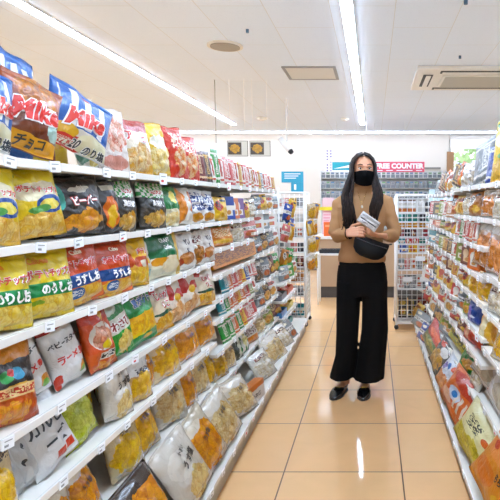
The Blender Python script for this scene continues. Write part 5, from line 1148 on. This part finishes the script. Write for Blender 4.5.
# sweater
mb = MB()
mb.rings([(.0, .0, .940, .166, .128), (0, 0, .97, .172, .130), (0, -.002, 1.01, .158, .122), (0, -.008, 1.07, .146, .114), (0, -.012, 1.15, .152, .120), (0, -.018, 1.24, .168, .130), (0, -.008, 1.32, .176, .116), (0, 0, 1.38, .150, .088), (.002, 0, 1.405, .085, .068), (.004, -.004, 1.425, .062, .062), (.005, -.006, 1.432, .066, .066), (.006, -.010, 1.455, .068, .068), (.006, -.012, 1.480, .064, .065), (.006, -.012, 1.490, .056, .058)])
for a, e_, w_, nx, ws in ((SHL, ELL, WRL, -.13, -1), (SHR, ELR, WRR, -.02, 1)):
    mb.tube([L(nx, 3.77, 1.372), L(*mid((nx, 3.77, 1.375), a, .6)), L(*a), L(*mid(a, e_, .5)), L(e_[0], e_[1], e_[2] + .02), L(e_[0] - ws * .02, e_[1] - .035, e_[2] - .004), L(*mid(e_, w_, .6)), L(*mid(e_, w_, .92))], [.058, .057, .052, .047, .050, .049, .044, .035], seg=16)
    c1 = mid(e_, w_, .86); c2 = mid(e_, w_, 1.0)
    mb.tube([L(*c1), L(*c2)], [.034, .033], seg=14)
sw = remeshed(mb, 'sweater', .006, person, KNIT, 4)
for v in sw.data.vertices:                   # folds round the elbows and waist
    c_ = v.co; f = .0018 * math.sin(c_.z * 95 + c_.x * 40 + 2 * math.sin(c_.x * 22)) * (1 if abs(c_.x) > .12 or c_.z < 1.1 else .35)
    if c_.z > 1.40: f *= .2
    c_ += v.normal * f
# trousers
mb = MB()
mb.rings([(-.004, .0, 1.005, .140, .105), (-.003, .0, .98, .146, .112), (0, 0, .92, .166, .122), (.0, .0, .85, .178, .126), (.0, .0, .76, .182, .124), (0, 0, .70, .18, .118)])
def foldf(a, z): return .05 * math.sin(a * 3 + z * 5) * (1 - min(z, .8)) + .03 * math.sin(a * 7 + 2)
mb.rings([(-.090, -.005, .80, .090, .112), (-.098, -.01, .66, .084, .105), (-.106, -.016, .45, .078, .098), (-.118, -.010, .27, .076, .100), (-.140, 0, .16, .083, .108), (-.152, 0, .10, .088, .112)], fold=foldf, seg=40)
mb.rings([(.084, -.005, .80, .096, .112), (.090, -.01, .66, .088, .105), (.088, -.012, .45, .094, .100), (.066, -.008, .27, .100, .104), (.052, 0, .15, .105, .112), (.046, 0, .088, .108, .116)], fold=foldf, seg=40)
tr = remeshed(mb, 'trousers', .007, person, BLK, 3)
# shoes
SHOE = mat('black_patent', '#0e0d0e', .15, coat=.8); GOLD = mat('gold_metal', '#c9a55a', .25, metal=1)
for i, (fx, fy, tw) in enumerate(FT):
    ang = -.30 if i == 0 else -.06
    dxy = Vector((math.sin(ang), -math.cos(ang), 0)); sd = Vector((math.cos(ang), math.sin(ang), 0)); hb = Vector(L(fx, 3.795, 0))
    b = bmesh.new(); rr = []
    # cross sections heel to toe: (dist, half width, top height, sole)
    for t, hw, zt in ((0, .020, .055), (.02, .030, .062), (.06, .032, .055), (.10, .036, .052), (.14, .042, .058), (.18, .041, .045), (.215, .033, .032), (.24, .020, .022), (.25, .006, .014)):
        c_ = hb + dxy * t; ring = []
        for k in range(16):
            a = 2 * PI * k / 16; x = math.cos(a) * hw * 1.15; z = .008 + (zt - .008) * (.5 + .5 * math.sin(a))
            if math.sin(a) < 0: z = max(z, .008)
            ring.append(b.verts.new(c_ + sd * x + Vector((0, 0, z))))
        rr.append(ring)
    for q in range(len(rr) - 1):
        for k in range(16): b.faces.new([rr[q][k], rr[q][(k + 1) % 16], rr[q + 1][(k + 1) % 16], rr[q + 1][k]])
    b.faces.new(rr[0][::-1]); b.faces.new(rr[-1])
    mb = MB(); mb.add(b, SHOE, None, True); sh = link('loafer', mb.mesh('loafer'), person)
    mb = MB(); b = bmesh.new(); outl = []
    for t, hw in ((0, .022), (.03, .032), (.1, .035), (.15, .043), (.2, .038), (.235, .024), (.252, .006)): outl.append((t, hw))
    pts = [hb + dxy * t + sd * hw * 1.12 for t, hw in outl] + [hb + dxy * t - sd * hw * 1.12 for t, hw in outl[::-1]]
    lo_ = [b.verts.new((p_.x, p_.y, .001)) for p_ in pts]; hi_ = [b.verts.new((p_.x, p_.y, .0105)) for p_ in pts]
    b.faces.new(lo_[::-1]); b.faces.new(hi_)
    for k in range(len(pts)): b.faces.new([lo_[k], lo_[(k + 1) % len(pts)], hi_[(k + 1) % len(pts)], hi_[k]])
    mb.add(b, DARK); link('sole', mb.mesh('sole'), sh)
    mb = MB(); c_ = hb + dxy * .145 + Vector((0, 0, .060)); mb.tube([c_ - sd * .022, c_, c_ + sd * .022], .003, GOLD, 6); link('buckle', mb.mesh('buckle'), sh)
# necklace
mb = MB(); mb.tube([L(-.104, 3.655, 1.43), L(-.088, 3.630, 1.375), L(-.074, 3.617, 1.337), L(-.060, 3.630, 1.375), L(-.044, 3.655, 1.43)], .0014, GOLD, 6)
nk = link('necklace', mb.mesh('necklace'), person)
mb = MB(); mb.ball(L(-.074, 3.612, 1.325), (.008, .003, .010), mat('pendant', '#f3ead8', .2, metal=.3), 10); link('pendant', mb.mesh('pendant'), nk)
mb = MB(); mb.tube([L(WRL[0] + .0 + .037 * math.cos(a * PI / 8) * .35, WRL[1] + .037 * math.cos(a * PI / 8) * .9, WRL[2] + .037 * math.sin(a * PI / 8)) for a in range(17)], .003, BLK, 6, cap=False)
link('wrist_band', mb.mesh('wrist_band'), person)
# hair: locks from a centre parting down both sides
mb = MB(); rnd = random.Random(4)
def lock(s_, u, spread, zend, rad):
    pts = []; oy = -.078 + u * .17
    for t in (0, .25, .5, .75, 1):
        a = R(4 + 96 * t); k = math.sqrt(max(.05, 1 - (oy / .115) ** 2))
        front = max(0, 1 - u * 3.2)                 # fringe locks are drawn back off the face
        pts.append(H(s_ * (.089 * math.sin(a) * (.35 + .65 * k)) - .004, oy + .010 + front * .020 * t, .006 + .113 * math.cos(a) * (.25 + .75 * k)))
    x0, y0_, z0_ = pts[-1]; n = 9
    fy = (-.165 if u < .62 else .10)
    for i in range(1, n + 1):
        t = i / n; z = z0_ + (zend - z0_) * t
        x = x0 + (s_ * .03 + spread) * math.sin(min(1, t * 1.8) * PI / 2) + .022 * math.sin(t * 8 + u * 1.5 + s_ + rad * 200) * t
        y = y0_ + (fy - y0_) * min(1, t * 1.6) ** .8 + .006 * math.sin(t * 11 + u * 7)
        if z < 1.30 and u < .62: y = min(y, -.150)
        pts.append((x, y, z))
    m_ = len(pts); rs = [rad * (.55 + .45 * min(1, i / 3)) * (1 if i < m_ - 4 else (1, .85, .6, .22)[i - m_ + 4]) for i in range(m_)]
    mb.tube(pts, [(q * 1.25, q * .8) for q in rs], seg=7)
for s_, cnt, x_in, x_out, z_lo, z_hi in ((-1, 46, .045, -.020, 1.15, 1.24), (1, 46, -.052, .005, 1.19, 1.27)):
    for k in range(cnt):
        u = k / (cnt - 1)
        sp = x_in + (x_out - x_in) * rnd.random()
        lock(s_, u, sp, rnd.uniform(z_lo, z_hi), rnd.uniform(.009, .013))
# under-layer so no scalp shows
b = bmesh.new(); bmesh.ops.create_uvsphere(b, u_segments=28, v_segments=18, radius=1)
dl = []
for v in b.verts:
    x, y, z = v.co
    if (y < -.38 and z < .86 - .1 * abs(x)) or z < -.55: dl.append(v)
    v.co = Vector(H(x * .0835, .014 + y * .104, .012 + z * .1035))
bmesh.ops.delete(b, geom=dl, context='VERTS')
bmesh.ops.solidify(b, geom=b.faces[:], thickness=.003)
mb.add(b, None, None, True)
mb.mats = [HAIR]
link('hair', mb.mesh('hair'), person, True)

# shoulder bag and the packet she holds
e = empty('shoulder_bag', (-.045, 3.575, .985), 'black crossbody bag worn at the waist of the woman', 'bag')
mb = MB(); Rm = Matrix.Rotation(R(20), 4, 'Y')
mb.rings([(0, 0, 0, .05, .028), (0, 0, .012, .082, .036), (0, 0, .04, .108, .040), (0, 0, .08, .118, .036), (0, 0, .115, .120, .026), (0, 0, .13, .118, .010)], BAGM, 32, M=Rm)
link('bag_body', mb.mesh('bag_body'), e)
mb = MB(); mb.tube([Rm @ Vector(q) for q in ((-.11, -.030, .105), (0, -.036, .10), (.11, -.030, .105))], .003, mat('zip_grey', '#55555a', .3, metal=.7), 6); link('zip', mb.mesh('zip'), e)
mb = MB()
def S(x, y, z): return (x + .045, y - 3.575, z - .98)
mb.tube([S(-.150, 3.578, 1.105), S(-.185, 3.600, 1.20), S(-.20, 3.618, 1.28), S(-.20, 3.66, 1.385), S(-.19, 3.76, 1.452)], [(.012, .003)] * 5, BAGM, 8)
link('strap', mb.mesh('strap'), e); mb = MB()
mb.tube([S(.065, 3.58, 1.075), S(.115, 3.64, 1.06), S(.125, 3.72, 1.06)], [(.012, .003)] * 3, BAGM, 8)
link('strap', mb.mesh('strap'), e)
B('held', 'silver white packet', '#e6e3e0', [('B', .75, .5, .12, .5, '#a7a29c'), ('R', .42, .5, .05, .42, '#4a484e'), ('K', .22, .5, .08, .3, '#a8a2a6', 9), ('R', .5, .97, .5, .03, '#c9c4bf')], shape='pouch', t=.03, cat='packet', nm='held_packet', rough=.25)
o = place('held', (.030, 3.478, 1.158), .075, .14, 6, 6, -55, 'silver white packet held in both hands of the woman')
